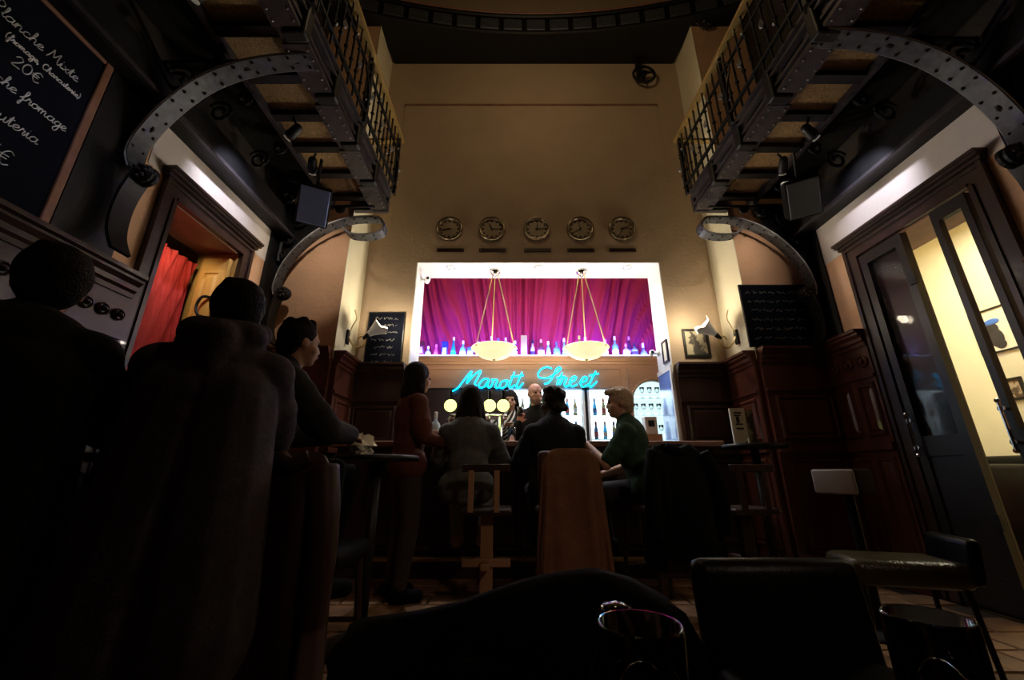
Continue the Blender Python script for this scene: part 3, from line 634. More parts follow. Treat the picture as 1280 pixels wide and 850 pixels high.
# ------------------------------------------------------------------ clocks
times = [(8.72, 43.5), (11.25, 15), (12.23, 14), (11.66, 39.5), (2.35, 33.5)]
lab = ['hands both pointing left', 'long hand at three, short near eleven', 'short hand at twelve, middle one of the row', 'long hand near eight, short at twelve', 'short hand at two, nearest the right']
for i, px in enumerate((562, 615, 671, 725, 777)):
    c = P(px, 287, y=YB - 0.003); t = thing('wall_clock', 'round wall clock with ' + lab[i], 'clock', c, group='clocks above the bar'); r_ = 0.155
    MB().lathe([(r_ - 0.022, 0.0), (r_ - 0.022, -0.035), (r_ - 0.008, -0.05), (r_ + 0.008, -0.045), (r_ + 0.014, -0.02), (r_ + 0.014, 0)], c, 32, 1).build('case', 'clock_ring', t, True)
    MB().lathe([(0, -0.012), (r_ - 0.02, -0.012), (r_ - 0.02, 0), (0, 0)], c, 32, 1).build('dial', 'dial', t)
    for k in range(12):
        a = k * math.pi / 6; q = r_ * 0.72; big = 0.012 if k % 3 else 0.016
        MB().ball((c.x + q * math.sin(a), c.y - 0.013, c.z + q * math.cos(a)), (big, 0.003, big * 1.1), 8, 4).build('hour_mark', 'ink', t)
    for nm, ang, L_, w_ in (('hour_hand', times[i][0] / 12 * 2 * math.pi, 0.085, 0.007), ('minute_hand', times[i][1] / 60 * 2 * math.pi, 0.125, 0.005)):
        u = Vector((math.sin(ang), 0, math.cos(ang))); v = Vector((math.cos(ang), 0, -math.sin(ang))); q = c + Vector((0, -0.019, 0))
        MB().add([q - u*0.02 - v*w_, q + u*L_ - v*w_*0.5, q + u*L_ + v*w_*0.5, q - u*0.02 + v*w_] + [p + Vector((0, -0.003, 0)) for p in (q - u*0.02 - v*w_, q + u*L_ - v*w_*0.5, q + u*L_ + v*w_*0.5, q - u*0.02 + v*w_)],
            [(0,1,2,3),(7,6,5,4),(0,4,5,1),(1,5,6,2),(2,6,7,3),(3,7,4,0)]).build(nm, 'ink', t)
    c2 = P(px + 1, 313, y=YB - 0.003)
    pq = thing('clock_plaque', 'dark oblong plaque below the clock with ' + lab[i], 'plaque', c2, group='plaques under the clocks')
    MB().box((c2.x - 0.165, c2.y - 0.012, c2.z - 0.022), (c2.x + 0.165, c2.y + 0.002, c2.z + 0.022)).build('plate', 'dark_wood', pq)
    for e in (-1, 1): MB().ball((c2.x + e * 0.15, c2.y - 0.013, c2.z), (0.006, 0.003, 0.006), 8, 4).build('screw', 'rivet', pq)
# ------------------------------------------------------------------ chalk writing (single-stroke hand)
G = {'a': (1.2, [[(.9,.8),(.5,1),(.1,.6),(.15,.1),(.5,0),(.85,.4),(.95,1),(.9,.3),(1.05,0),(1.25,.2)]]), 'c': (.95, [[(.85,.8),(.5,1),(.1,.6),(.2,.1),(.55,0),(1.0,.25)]]),
 'e': (.9, [[(0,.25),(.5,.5),(.75,.8),(.5,1),(.15,.7),(.15,.25),(.45,0),(.95,.25)]]), 'f': (.8, [[(0,.2),(.45,.9),(.75,1.8),(.6,2.2),(.42,1.8),(.4,.5),(.35,-.8),(.2,-1.2),(.1,-.8),(.45,0),(.85,.25)]]),
 'g': (1.1, [[(.85,.8),(.5,1),(.1,.6),(.2,.15),(.55,.05),(.85,.5),(.9,1),(.85,-.6),(.5,-1.2),(.2,-.8),(.6,-.1),(1.15,.3)]]), 'h': (1.1, [[(0,.3),(.4,1.4),(.5,2.1),(.3,2.2),(.2,1.2),(.15,0)],[(.17,.5),(.5,1),(.75,.8),(.75,.2),(.9,0),(1.15,.25)]]),
 'i': (.6, [[(0,.2),(.25,1),(.25,.2),(.4,0),(.65,.25)],[(.28,1.45),(.34,1.5)]]), 'l': (.6, [[(0,.3),(.4,1.3),(.45,2.1),(.25,2.1),(.2,1),(.2,.2),(.4,0),(.65,.25)]]),
 'm': (1.6, [[(0,.3),(.2,1),(.2,0)],[(.2,.5),(.45,1),(.65,.8),(.65,0)],[(.65,.5),(.95,1),(1.15,.8),(1.15,.2),(1.35,0),(1.6,.25)]]), 'n': (1.15, [[(0,.3),(.2,1),(.2,0)],[(.2,.5),(.5,1),(.75,.8),(.75,.2),(.9,0),(1.2,.25)]]),
 'o': (1.0, [[(.6,1),(.2,.8),(.15,.2),(.5,0),(.85,.4),(.75,.9),(.55,1),(.8,.85),(1.05,.95)]]), 'r': (.85, [[(0,.2),(.3,1.1),(.35,.85),(.65,.85),(.55,.2),(.7,0),(.9,.25)]]),
 't': (.7, [[(0,.2),(.35,1.8),(.3,.3),(.45,0),(.75,.25)],[(.05,1.25),(.65,1.35)]]), 'u': (1.15, [[(0,.3),(.15,1),(.15,.3),(.4,0),(.75,.4),(.8,1),(.8,.2),(.95,0),(1.2,.25)]]), 'x': (.95, [[(.1,1),(.4,.6),(.6,.1),(.9,0)],[(.8,1),(.1,0)]]),
 'P': (1.3, [[(.4,2.2),(.3,1),(.2,-.1)],[(-.1,1.6),(.2,2.3),(.8,2.4),(1.15,1.9),(.9,1.3),(.3,1.1)]]), 'M': (1.9, [[(0,0),(.3,1.2),(.45,2.2),(.7,1.2),(.85,.7),(1.2,1.5),(1.5,2.2),(1.5,.8),(1.7,0),(1.95,.3)]]), 'C': (1.3, [[(1.1,1.9),(.8,2.3),(.3,1.7),(.15,.8),(.5,0),(1.0,.1),(1.3,.4)]]),
 '0': (1.2, [[(.6,2),(.2,1.6),(.1,.7),(.5,0),(1.0,.5),(1.0,1.5),(.6,2)]]), '1': (.8, [[(.1,1.4),(.5,2),(.5,0)]]), '2': (1.2, [[(.1,1.5),(.5,2),(.95,1.6),(.6,.8),(.1,0),(1.1,.05)]]), '5': (1.2, [[(1,2),(.3,2),(.2,1.2),(.7,1.25),(1,.7),(.7,.05),(.1,.1)]]),
 '€': (1.3, [[(1.2,1.7),(.8,2),(.35,1.5),(.3,.6),(.7,0),(1.2,.3)],[(.05,1.2),(.9,1.25)],[(.05,.8),(.85,.85)]]), '(': (.7, [[(.5,2.3),(.15,1.4),(.2,.3),(.5,-.4)]]), ')': (.7, [[(.1,2.3),(.45,1.4),(.4,.3),(.1,-.4)]]), ',': (.5, [[(.25,.1),(.1,-.4)]]), ' ': (.7, [])}
def write(txt, start, du, size, r_, nrm, slope=0.0, right=False):
    m_ = MB(); wdt = sum(G[ch][0] for ch in txt) * size; x = -wdt if right else 0; du = Vector(du); nn = Vector(nrm) * 0.003; st = Vector(start)
    for ch in txt:
        for k in G[ch][1]:
            pts = [st + du * (x + (a + 0.12 * b) * size) + Vector((0, 0, b * size + slope * (x + a * size))) + nn for a, b in k]
            m_.tube(spline(pts, 4), r_, 4, up=nrm)
        x += G[ch][0] * size
    return m_
def scribble(start, du, L_, h_, r_, nrm, seed):
    rnd = random.Random(seed); m_ = MB(); du = Vector(du); nn = Vector(nrm) * 0.003; x = 0
    while x < L_:
        wl = rnd.uniform(0.05, 0.13); pts = []; t = 0
        while t < wl and x + t < L_: pts.append(Vector(start) + du * (x + t) + Vector((0, 0, rnd.choice((0, 0.6, 1, 1, 1.6)) * h_)) + nn); t += rnd.uniform(0.006, 0.012)
        if len(pts) > 2: m_.tube(spline(pts, 3), r_, 4, up=nrm)
        x += wl + 0.02
    return m_
# big menu board on the left wall
bxw = X(-1, D_SIDE)
bd = thing('menu_chalkboard', 'large wood-framed chalkboard menu with white writing leaning on the left wainscot', 'chalkboard', (bxw + 0.03, 1.1, 2.03))
MB().box((bxw + 0.004, 0.42, 2.06), (bxw + 0.02, 1.745, 3.15)).build('slate', 'board', bd)
for nm, a, b in (('frame_side', (bxw, 1.745, 2.035), (bxw + 0.03, 1.79, 3.20)), ('frame_side', (bxw, 0.375, 2.035), (bxw + 0.03, 0.42, 3.20)), ('frame_rail', (bxw, 0.42, 3.15), (bxw + 0.03, 1.745, 3.20)), ('frame_rail', (bxw, 0.42, 2.035), (bxw + 0.03, 1.745, 2.06))):
    MB().bbox(a, b, 0.008).build(nm, 'frame_wood', bd)
for txt, (yy, zz), sz in (('Planche Mixte', (1.66, 2.905), 0.030), ('(fromage, Charcuterie)', (1.70, 2.825), 0.0168), ('20€', (1.53, 2.725), 0.032), ('Planche fromage', (1.70, 2.595), 0.028), ('Charcuteria', (1.62, 2.43), 0.031), ('15€', (1.56, 2.235), 0.042)):
    write(txt, (bxw + 0.02, yy, zz), (0, 1, 0), sz, 0.0026, (1, 0, 0), right=True).build('chalk_line', 'chalk', bd)
def wallboard(label, px0, py0, px1, py1, y, n, seed, m='faint_chalk'):
    a, b = P(px0, py1, y=y), P(px1, py0, y=y); x0, x1, z0, z1 = a.x, b.x, a.z, b.z
    t = thing('wall_chalkboard', label, 'chalkboard', ((x0 + x1) / 2, y, z0))
    MB().box((x0, y - 0.012, z0), (x1, y, z1)).build('slate', 'board', t)
    for nm, p, q in (('frame_side', (x0 - 0.012, y - 0.018, z0), (x0, y, z1)), ('frame_side', (x1, y - 0.018, z0), (x1 + 0.012, y, z1)), ('frame_rail', (x0 - 0.012, y - 0.018, z1), (x1 + 0.012, y, z1 + 0.012)), ('frame_rail', (x0 - 0.012, y - 0.018, z0 - 0.012), (x1 + 0.012, y, z0))): MB().box(p, q).build(nm, 'black_frame', t)
    for i in range(n):
        ins = random.Random(seed + i).uniform(0.04, 0.09); scribble((x0 + ins, y - 0.012, z1 - (z1 - z0) * (i + 0.9) / (n + 0.6)), (1, 0, 0), (x1 - x0) - 2 * ins, 0.016, 0.0025, (0, -1, 0), seed + i).build('chalk_line', m, t)
wallboard('black chalkboard with faint lines of chalk behind the left wall lamp', 455, 392, 506, 461, YB - 0.001, 7, 11)
wallboard('black chalkboard with faint writing on the peach wall beside the right arch', 938, 358, 1006, 433, YP - 0.001, 6, 31)
# ------------------------------------------------------------------ wall lamps with tulip glasses
for s, side in ((-1, 'left'), (1, 'right')):
    xw = X(s, D_BAR) - s * 0.006; y, z = 4.02, 2.22
    t = thing('wall_lamp', 'curled brass wall lamp with white tulip glass on the %s side of the bar alcove' % side, 'lamp', (xw, y, z))
    MB().bbox((min(xw, xw - s*0.025), y - 0.03, z - 0.09), (max(xw, xw - s*0.025), y + 0.03, z + 0.07), 0.01).build('back_plate', 'iron', t)
    A = lambda d, dy, dz: (xw - s * d, y + dy, z + dz)
    MB().tube(spline([A(0.02, 0, 0), A(0.06, 0, -0.08), A(0.12, 0, -0.13), A(0.19, 0, -0.10), A(0.20, 0, -0.03), A(0.15, 0, 0.0), A(0.12, 0, -0.04)]), 0.009, 6).build('arm', 'brass', t)
    MB().tube(spline([A(0.02, 0, 0.03), A(0.05, 0, 0.12), A(0.08, 0, 0.20), A(0.05, 0, 0.30)]), 0.006, 6).build('upper_curl', 'brass', t)
    MB().cap(A(0.19, 0, -0.02), A(0.23, 0, 0.02), 0.02, 0.028).build('socket', 'iron', t)
    tl = MB(); base = Vector(A(0.23, 0, 0.02)); ax = Vector((-s * 0.8, 0, 0.6)).normalized(); u = Vector((0, 1, 0)); v = ax.cross(u)
    n = 24; k = 8; vs = []; fs = []
    for j in range(k + 1):
        f = j / k; rr = 0.028 + 0.07 * f ** 1.3
        for i in range(n):
            a = 2 * math.pi * i / n; pet = 0.045 * max(0, math.cos(a * 3)) * f * f
            vs.append(base + ax * (f * 0.15 + pet) + (u * math.cos(a) + v * math.sin(a)) * (rr + pet * 0.35))
    for j in range(k):
        for i in range(n): fs.append((j*n+i, j*n+(i+1) % n, (j+1)*n+(i+1) % n, (j+1)*n+i))
    tl.add(vs, fs).build('tulip_shade', 'tulip_glass', t, True)
    lamp('wall_lamp_bulb', 'POINT', base + ax * 0.27, (1.0, 0.86, 0.62), 6.0, 0.05)
# ------------------------------------------------------------------ bar: pendants, back bar, curtain
for (x, side) in ((-0.21, 'left'), (0.87, 'right')):
    y = YB + 0.2; t = thing('bowl_pendant', 'alabaster bowl lamp hung on three rods in the %s half of the bar opening' % side, 'lamp', (x, y, 2.15))
    MB().lathe([(0.0, OZ - 0.012), (0.07, OZ - 0.012), (0.075, OZ - 0.03), (0.045, OZ - 0.06), (0.02, OZ - 0.085), (0, OZ - 0.09)], (x, y, 0), 16).build('canopy', 'chrome', t, True)
    zb = 2.14
    MB().lathe([(0.0, zb - 0.045), (0.07, zb - 0.04), (0.15, zb - 0.015), (0.22, zb + 0.035), (0.262, zb + 0.085), (0.272, zb + 0.088), (0.265, zb + 0.098), (0.25, zb + 0.093), (0.21, zb + 0.05), (0.14, zb + 0.005), (0.06, zb - 0.018), (0, zb - 0.022)], (x, y, 0), 32).build('bowl', 'bowl_glass', t, True)
    for k in range(3):
        a = R(100 + 120 * k) if side == 'left' else R(80 + 120 * k); MB().tube([(x + 0.03 * math.cos(a), y + 0.03 * math.sin(a), OZ - 0.05), (x + 0.255 * math.cos(a), y + 0.255 * math.sin(a), zb + 0.09)], 0.007, 6).build('rod', 'brass', t)
        MB().ball((x + 0.255 * math.cos(a), y + 0.255 * math.sin(a), zb + 0.085), 0.014, 8, 6).build('rod_hook', 'brass', t)
    MB().lathe([(0, zb - 0.085), (0.012, zb - 0.075), (0.008, zb - 0.06), (0.02, zb - 0.045), (0, zb - 0.04)], (x, y, 0), 10).build('finial', 'brass', t)
    lamp('pendant_bulb', 'POINT', (x, y, zb + 0.11), (1.0, 0.86, 0.66), 34, 0.06)
def fold(a, b):
    q = (a - 0.48); return q / (1 - 0.40 * b) + 0.012 * math.sin(q * 40) + 0.02 * b * math.sin(q * 17 + 1) + 0.06 * q * abs(q) * b
o = drape(-2.2, 6.08, 2.05, 4.38, 5.0, 0, 0.045, 19, fn=fold, nx=620, nz=30).build('bar_curtain', 'curtain', smooth=True)
tag(o, 'crimson and purple gathered curtain behind the bottle shelf', 'curtain')
for x, lb in ((-0.75, 'left'), (0.33, 'middle'), (1.42, 'right')):  # added soffit lights to brighten the staff and the counter
    t = thing('added_downlight', 'added round ceiling lamp lighting the staff in the bar opening, %s one' % lb, 'lamp', (x, YB + 0.10, OZ - 0.03)); MB().lathe([(0.05, OZ - 0.012), (0.055, OZ - 0.02), (0.045, OZ - 0.024), (0.04, OZ - 0.012)], (x, YB + 0.10, 0), 18).build('ring', 'chrome', t, True)
    MB().lathe([(0, OZ - 0.016), (0.04, OZ - 0.016), (0.04, OZ - 0.013), (0, OZ - 0.013)], (x, YB + 0.10, 0), 18).build('lens', 'fridge_light', t)
    q = lamp('added_downlight_beam', 'SPOT', (x, YB + 0.10, OZ - 0.03), (0.95, 0.95, 1.0), 48, 0.04, spot=110)
# back bar cabinet
YK = 5.6; ZS = 2.44
bb = thing('back_bar', 'carved brown wooden back bar with lit fridges and an arched niche', 'cabinet', (XC, 5.8, 0))
x0, x1 = -1.75, 2.42
def kb(nm, a, b, m='barwood', par=None): return MB().box(a, b).build(nm, m, par or bb)
sh = kb('top_shelf', (x0, YK - 0.06, ZS - 0.03), (x1, 5.97, ZS)); kb('top_moulding', (x0, YK - 0.045, ZS - 0.075), (x1, YK, ZS - 0.03)); kb('top_moulding', (x0, YK - 0.025, ZS - 0.12), (x1, YK, ZS - 0.075)); kb('frieze', (x0, YK, ZS - 0.16), (x1, 5.97, ZS - 0.03))
kb('shelf_led_strip', (x0 + 0.3, YK - 0.055, ZS), (x1 - 0.3, YK - 0.03, ZS + 0.012), 'led'); kb('sign_board', (x0, YK, 1.98), (1.62, 5.66, ZS - 0.16)); kb('sign_frame', (x0, YK - 0.02, 2.25), (1.62, YK, 2.28)); kb('sign_frame', (x0, YK - 0.02, 1.98), (1.62, YK, 2.02)); kb('sign_frame', (1.55, YK - 0.025, 1.98), (1.64, YK, ZS - 0.16))
kb('cabinet_back', (x0, 5.93, 0), (x1, 5.97, ZS - 0.16), 'enamel'); kb('end_panel', (x0, YK, 0), (x0 + 0.05, 5.93, ZS - 0.16)); kb('end_panel', (x1 - 0.05, YK, 0), (x1, 5.93, ZS - 0.16)); kb('base_cabinet', (x0, YK, 0), (x1, 5.93, 1.0), 'dark_wood')
kb('upright', (1.55, YK, 1.0), (1.66, 5.93, 1.98)); kb('upright', (1.02, YK, 1.0), (1.06, 5.93, 1.98), 'iron'); kb('upright', (-0.12, YK, 1.0), (-0.08, 5.93, 1.98), 'iron')
kb('dark_cabinet', (x0 + 0.05, YK + 0.02, 1.0), (-0.12, 5.93, 1.98), 'dark_wood')
for a, b in ((-0.08, 1.02), (1.06, 1.55)):
    kb('fridge_liner', (a, 5.90, 1.0), (b, 5.93, 1.98), 'fridge_light'); kb('fridge_top_light', (a, YK + 0.06, 1.95), (b, 5.9, 1.98), 'fridge_light')
    for z in (1.27, 1.60): kb('fridge_shelf', (a, YK + 0.06, z), (b, 5.9, z + 0.012), 'chrome')
    m_ = MB(); m_.box((a, YK - 0.01, 1.0), (a + 0.03, YK + 0.02, 1.98)); m_.box((b - 0.03, YK - 0.01, 1.0), (b, YK + 0.02, 1.98)); m_.box((a, YK - 0.01, 1.95), (b, YK + 0.02, 1.98)); dr_ = m_.build('fridge_door', 'enamel', bb)
    kb('door_pane', (a + 0.03, YK, 1.0), (b - 0.03, YK + 0.006, 1.95), 'pane', dr_)
    if b - a > 0.8: kb('door_mullion', ((a+b)/2 - 0.02, YK - 0.01, 1.0), ((a+b)/2 + 0.02, YK + 0.02, 1.95), 'enamel', dr_)
# arched niche on the right
ar = [(1.66, 1.0), (1.66, ZS - 0.16), (x1 - 0.05, ZS - 0.16), (x1 - 0.05, 1.0), (2.31, 1.0), (2.31, 1.78)] + [(2.005 + 0.305 * math.cos(i * math.pi / 14), 1.78 + 0.305 * math.sin(i * math.pi / 14)) for i in range(1, 14)] + [(1.70, 1.78), (1.70, 1.0)]
bm = bmesh.new()
vsf = [bm.verts.new((p[0], YK, p[1])) for p in ar]; f0 = bm.faces.new(vsf); r_ = bmesh.ops.extrude_face_region(bm, geom=[f0])
for v in r_['geom']:
    if isinstance(v, bmesh.types.BMVert): v.co.y += 0.05
bm.verts.index_update(); bmesh.ops.triangulate(bm, faces=[f for f in bm.faces if len(f.verts) > 4]); bm.verts.index_update()
MB().add([v.co[:] for v in bm.verts], [tuple(v.index for v in f.verts) for f in bm.faces]).build('niche_arch', 'barwood', bb); bm.free()
MB().tube([(2.005 + 0.325 * math.cos(i * math.pi / 20), YK - 0.005, 1.78 + 0.325 * math.sin(i * math.pi / 20)) for i in range(21)], 0.018, 6).build('niche_moulding', 'barwood', bb)
kb('niche_back', (1.66, 5.90, 1.0), (x1 - 0.05, 5.93, 2.2), 'niche_light')
for z in (1.32, 1.62, 1.86): kb('niche_shelf', (1.66, YK + 0.08, z), (x1 - 0.05, 5.9, z + 0.012), 'glass')
# neon script
ns = thing('neon_sign', 'turquoise neon script reading Marott Street on the back bar', 'neon sign', (0.1, YK - 0.04, 1.99))
def Z5(a, b): return P(560 + a / 6.4, 455 + b / 6.4, y=YK - 0.045)
NEON = [[(35,218),(80,190),(130,125),(185,60),(178,92),(150,152),(205,90),(262,55),(238,110),(215,155),(228,172)], [(330,122),(290,118),(250,160),(256,190),(290,180),(328,128),(315,165),(326,190),(345,178)], [(345,178),(362,138),(352,124),(395,130),(380,170),(386,192),(408,185)],
 [(458,130),(424,148),(415,185),(440,192),(472,160),(464,130),(490,142)], [(532,65),(504,135),(490,178),(508,186),(535,165)], [(592,65),(562,138),(548,182),(568,188),(602,152)], [(505,102),(606,90)],
 [(830,36),(790,24),(742,45),(720,85),(740,110),(800,110),(860,75),(902,42),(890,25),(864,45),(840,100),(805,148),(770,160)], [(915,70),(885,130),(870,165)], [(868,110),(935,100)], [(893,165),(925,112),(950,116),(932,160),(944,182),(968,168)],
 [(968,152),(1010,132),(1026,106),(1002,100),(976,140),(990,180),(1034,164)], [(1050,152),(1100,135),(1112,110),(1086,104),(1060,145),(1076,182),(1124,164)], [(1182,58),(1146,130),(1130,165),(1146,182),(1192,140)], [(1130,92),(1206,76)]]
for st in NEON: MB().tube(spline([Z5(*q) for q in st], 6), 0.0098, 8, up=(0, 1, 0)).build('neon_tube', 'neon', ns, True)
for st in NEON[::2]: q = Z5(*st[1]); MB().tube([(q.x, YK - 0.045, q.z), (q.x, YK + 0.0, q.z)], 0.005).build('standoff', 'chrome', ns)
# bottles
def bottle(px, h_, kind, colr, label, capc, y=5.74, base_z=ZS, group='bottles on the back bar shelf', x=None, r_=None):
    c = P(px, 440, y=y) if x is None else Vector((x, y, 0)); c.z = base_z
    key = 'b_%s' % str(colr)
    if key not in M: mat(key, colr, 0.12, var=0, trans=0.55, ior=1.3, emit=None)
    kc = 'c_%s' % str(capc)
    if kc not in M: mat(kc, capc, 0.4, var=0)
    t = thing('bottle', label, 'bottle', c, group=group)
    r0 = r_ or {'slim': 0.034, 'wide': 0.048, 'round': 0.06, 'flask': 0.05, 'cone': 0.045}.get(kind, 0.04); H = h_
    if kind == 'box':
        MB().bbox((c.x - 0.045, c.y - 0.04, c.z), (c.x + 0.045, c.y + 0.04, c.z + H), 0.005).build('carton', key, t); MB().box((c.x - 0.03, c.y - 0.043, c.z + H * 0.3), (c.x + 0.03, c.y - 0.039, c.z + H * 0.65)).build('label_patch', kc, t); return t
    if kind == 'cone': pr = [(0, 0), (r0, 0), (r0, 0.02), (r0 * 0.9, H * 0.25), (r0 * 0.35, H * 0.72), (0.013, H * 0.78), (0.013, H * 0.9), (0, H * 0.9)]
    elif kind == 'round': pr = [(0, 0), (r0 * 0.7, 0), (r0, H * 0.15), (r0 * 1.02, H * 0.3), (r0 * 0.75, H * 0.48), (0.016, H * 0.58), (0.014, H * 0.82), (0, H * 0.82)]
    else: pr = [(0, 0), (r0 * 0.95, 0), (r0, 0.01), (r0, H * 0.55), (r0 * 0.85, H * 0.62), (0.016, H * 0.72), (0.013, H * 0.9), (0, H * 0.9)]
    MB().lathe(pr, c, 14).build('body', key, t, True)
    z1 = pr[-1][1]; MB().lathe([(0, z1 - 0.02), (0.017, z1 - 0.02), (0.017, H), (0.012, H + 0.006), (0, H + 0.006)], c, 12).build('cap', kc, t)
    if kind != 'round': MB().lathe([(r0 + 0.001, H * 0.14), (r0 + 0.002, H * 0.14), (r0 + 0.002, H * 0.42), (r0 + 0.001, H * 0.42)] if kind != 'cone' else [(r0 * 0.93, H * 0.14), (r0 * 0.96, H * 0.14), (r0 * 0.82, H * 0.32), (r0 * 0.79, H * 0.32)], c, 14).build('label_band', kc, t)
    return t
W_, K_, BL = (0.9, 0.9, 0.9), (0.03, 0.02, 0.03), (0.08, 0.15, 0.6)
BOT = [(526, .27, 'box', (.25,.06,.08), 'dark red carton at the left end of the shelf', (.5,.3,.2)), (535, .22, 'wide', (.55,.7,.85), 'squat pale bottle with white label next to the dark red carton', W_), (545, .22, 'cone', (.85,.12,.4), 'short pink bottle on the left of the shelf', (.8,.2,.3)),
 (556, .29, 'box', (.04,.07,.3), 'dark blue carton between the pink and the teal bottle', (.4,.5,.9)), (566.5, .34, 'cone', (.02,.5,.65), 'tall teal cone-shaped bottle with white cap', W_), (578.5, .31, 'wide', (.25,.75,.85), 'light cyan bottle right of the tall teal bottle', W_), (588, .17, 'box', (.12,.3,.8), 'low blue carton left of the first bowl lamp', (.5,.7,1.)),
 (598, .29, 'slim', (.12,.12,.7), 'violet blue slim bottle by the left rod of the first bowl lamp', W_), (614, .35, 'slim', (.75,.6,.6), 'pale pinkish bottle behind the first bowl lamp', (.85,.75,.7)), (622.5, .35, 'round', (.02,.4,.65), 'round teal bottle behind the first bowl lamp', BL), (632, .33, 'slim', (.5,.5,.7), 'pale grey slim bottle behind the right rod of the first bowl lamp', (.7,.6,.5)),
 (644, .31, 'slim', (.1,.2,.65), 'slim blue bottle just right of the first bowl lamp', W_), (655, .36, 'box', (.85,.82,.72), 'tall white carton near the middle of the shelf', (.6,.4,.2)), (666, .32, 'slim', (.8,.7,.55), 'cream bottle with dark cap right of the white carton', K_), (676.5, .30, 'wide', (.3,.06,.12), 'dark bottle with salmon label in the middle of the shelf', (.85,.4,.35)),
 (685.5, .30, 'slim', (.4,.8,.9), 'clear cyan bottle left of the square blue bottle', W_), (696, .26, 'flask', (.25,.6,.85), 'broad clear blue bottle in the middle of the shelf', BL), (705.5, .35, 'cone', (.25,.6,.45), 'green tapered bottle just left of the second bowl lamp', W_), (725, .36, 'wide', (.6,.6,.15), 'yellow green bottle behind the second bowl lamp', (.7,.7,.2)),
 (732.5, .37, 'slim', (.5,.3,.7), 'lilac slim bottle behind the second bowl lamp', W_), (757.5, .30, 'slim', (.8,.4,.5), 'rosy bottle just right of the second bowl lamp', (.9,.5,.5)), (769.5, .38, 'wide', (.3,.75,.95), 'tall light blue bottle, the tallest on the right of the shelf', W_), (783, .23, 'wide', (.8,.75,.75), 'squat white bottle right of the tallest blue bottle', (.8,.3,.3)),
 (787.5, .38, 'slim', (.2,.05,.2), 'dark slim bottle with pink neck near the right of the shelf', (.8,.3,.5)), (793.5, .24, 'flask', (.5,.7,.85), 'small clear flask left of the rightmost bottle', K_), (804.5, .27, 'round', (.3,.45,.7), 'round bottle with pale stopper at the right end of the shelf', W_)]
for i, (px, h_, kd, c_, lb, cp) in enumerate(BOT): bottle(px, h_ * 0.98, kd, c_, lb, cp, y=5.70 + 0.09 * (i % 2))
k = 0
for (a, b) in ((-0.02, 0.44), (0.51, 0.96), (1.12, 1.50)):
    for z, nm in ((1.282, 'lower'), (1.612, 'upper')):
        n = max(3, int((b - a) / 0.095))
        for i in range(n):
            cc = [(.03,.06,.12), (.05,.25,.45), (.12,.10,.05), (.02,.15,.1)][(i + k) % 4]
            bottle(0, 0.24, 'slim', cc, 'small drink bottle standing in a lit fridge on the %s shelf' % nm, [(.7,.7,.7), (.5,.1,.1), (.1,.2,.5)][(i * 2 + k) % 3], y=5.74, base_z=z, group='fridge bottles on the %s shelf' % nm, x=a + (b - a) * (i + 0.5) / n, r_=0.028)
        k += 1
gl = MB().lathe([(0, 0), (0.03, 0), (0.03, 0.004), (0.005, 0.01), (0.005, 0.06), (0.03, 0.085), (0.036, 0.15), (0.034, 0.15), (0.028, 0.088), (0, 0.07)], (0, 0, 0), 12)
for z, nm in ((1.332, 'lowest'), (1.632, 'middle'), (1.872, 'top')):
    for i in range(5):
        x = 1.78 + 0.11 * i
        if z > 1.8 and abs(x - 2.0) > 0.2: continue
        m_ = MB(); m_.add([(a + x, b + 5.76, c + z) for a, b, c in gl.v], gl.f); tag(m_.build('stem_glass', 'glass', None, True), 'clear stem glass on the %s shelf of the arched niche' % nm, 'glass', 'stem glasses on the %s niche shelf' % nm)
# ------------------------------------------------------------------ counter
YC, ZC = 3.60, 1.11
ct = thing('bar_counter', 'long dark wooden bar counter with a pale worn edge', 'counter', (XC, 3.9, 0))
MB().bbox((-1.62, YC, ZC - 0.05), (1.86, 4.16, ZC), 0.012).build('worktop', 'frame_wood', ct); MB().box((-1.55, YC + 0.2, 0.0), (1.80, 4.1, ZC - 0.05)).build('body', 'dark_wood', ct)
MB().box((-1.58, YC + 0.15, ZC - 0.13), (1.83, YC + 0.2, ZC - 0.05)).build('frieze', 'mahogany', ct)
for i in range(6): panel(None, ct, 'dark_wood', (-1.5 + i * 0.545, YC + 0.2, 0.2), (-1.5 + i * 0.545 + 0.49, YC + 0.2, 0.92), (0, -1, 0))
MB().tube([(-1.5, YC + 0.08, 0.17), (1.76, YC + 0.08, 0.17)], 0.02, 10).build('foot_rail', 'brass', ct)
for x in (-1.3, 0.1, 1.5): MB().tube([(x, YC + 0.08, 0.17), (x, YC + 0.21, 0.17)], 0.012).build('rail_bracket', 'brass', ct)
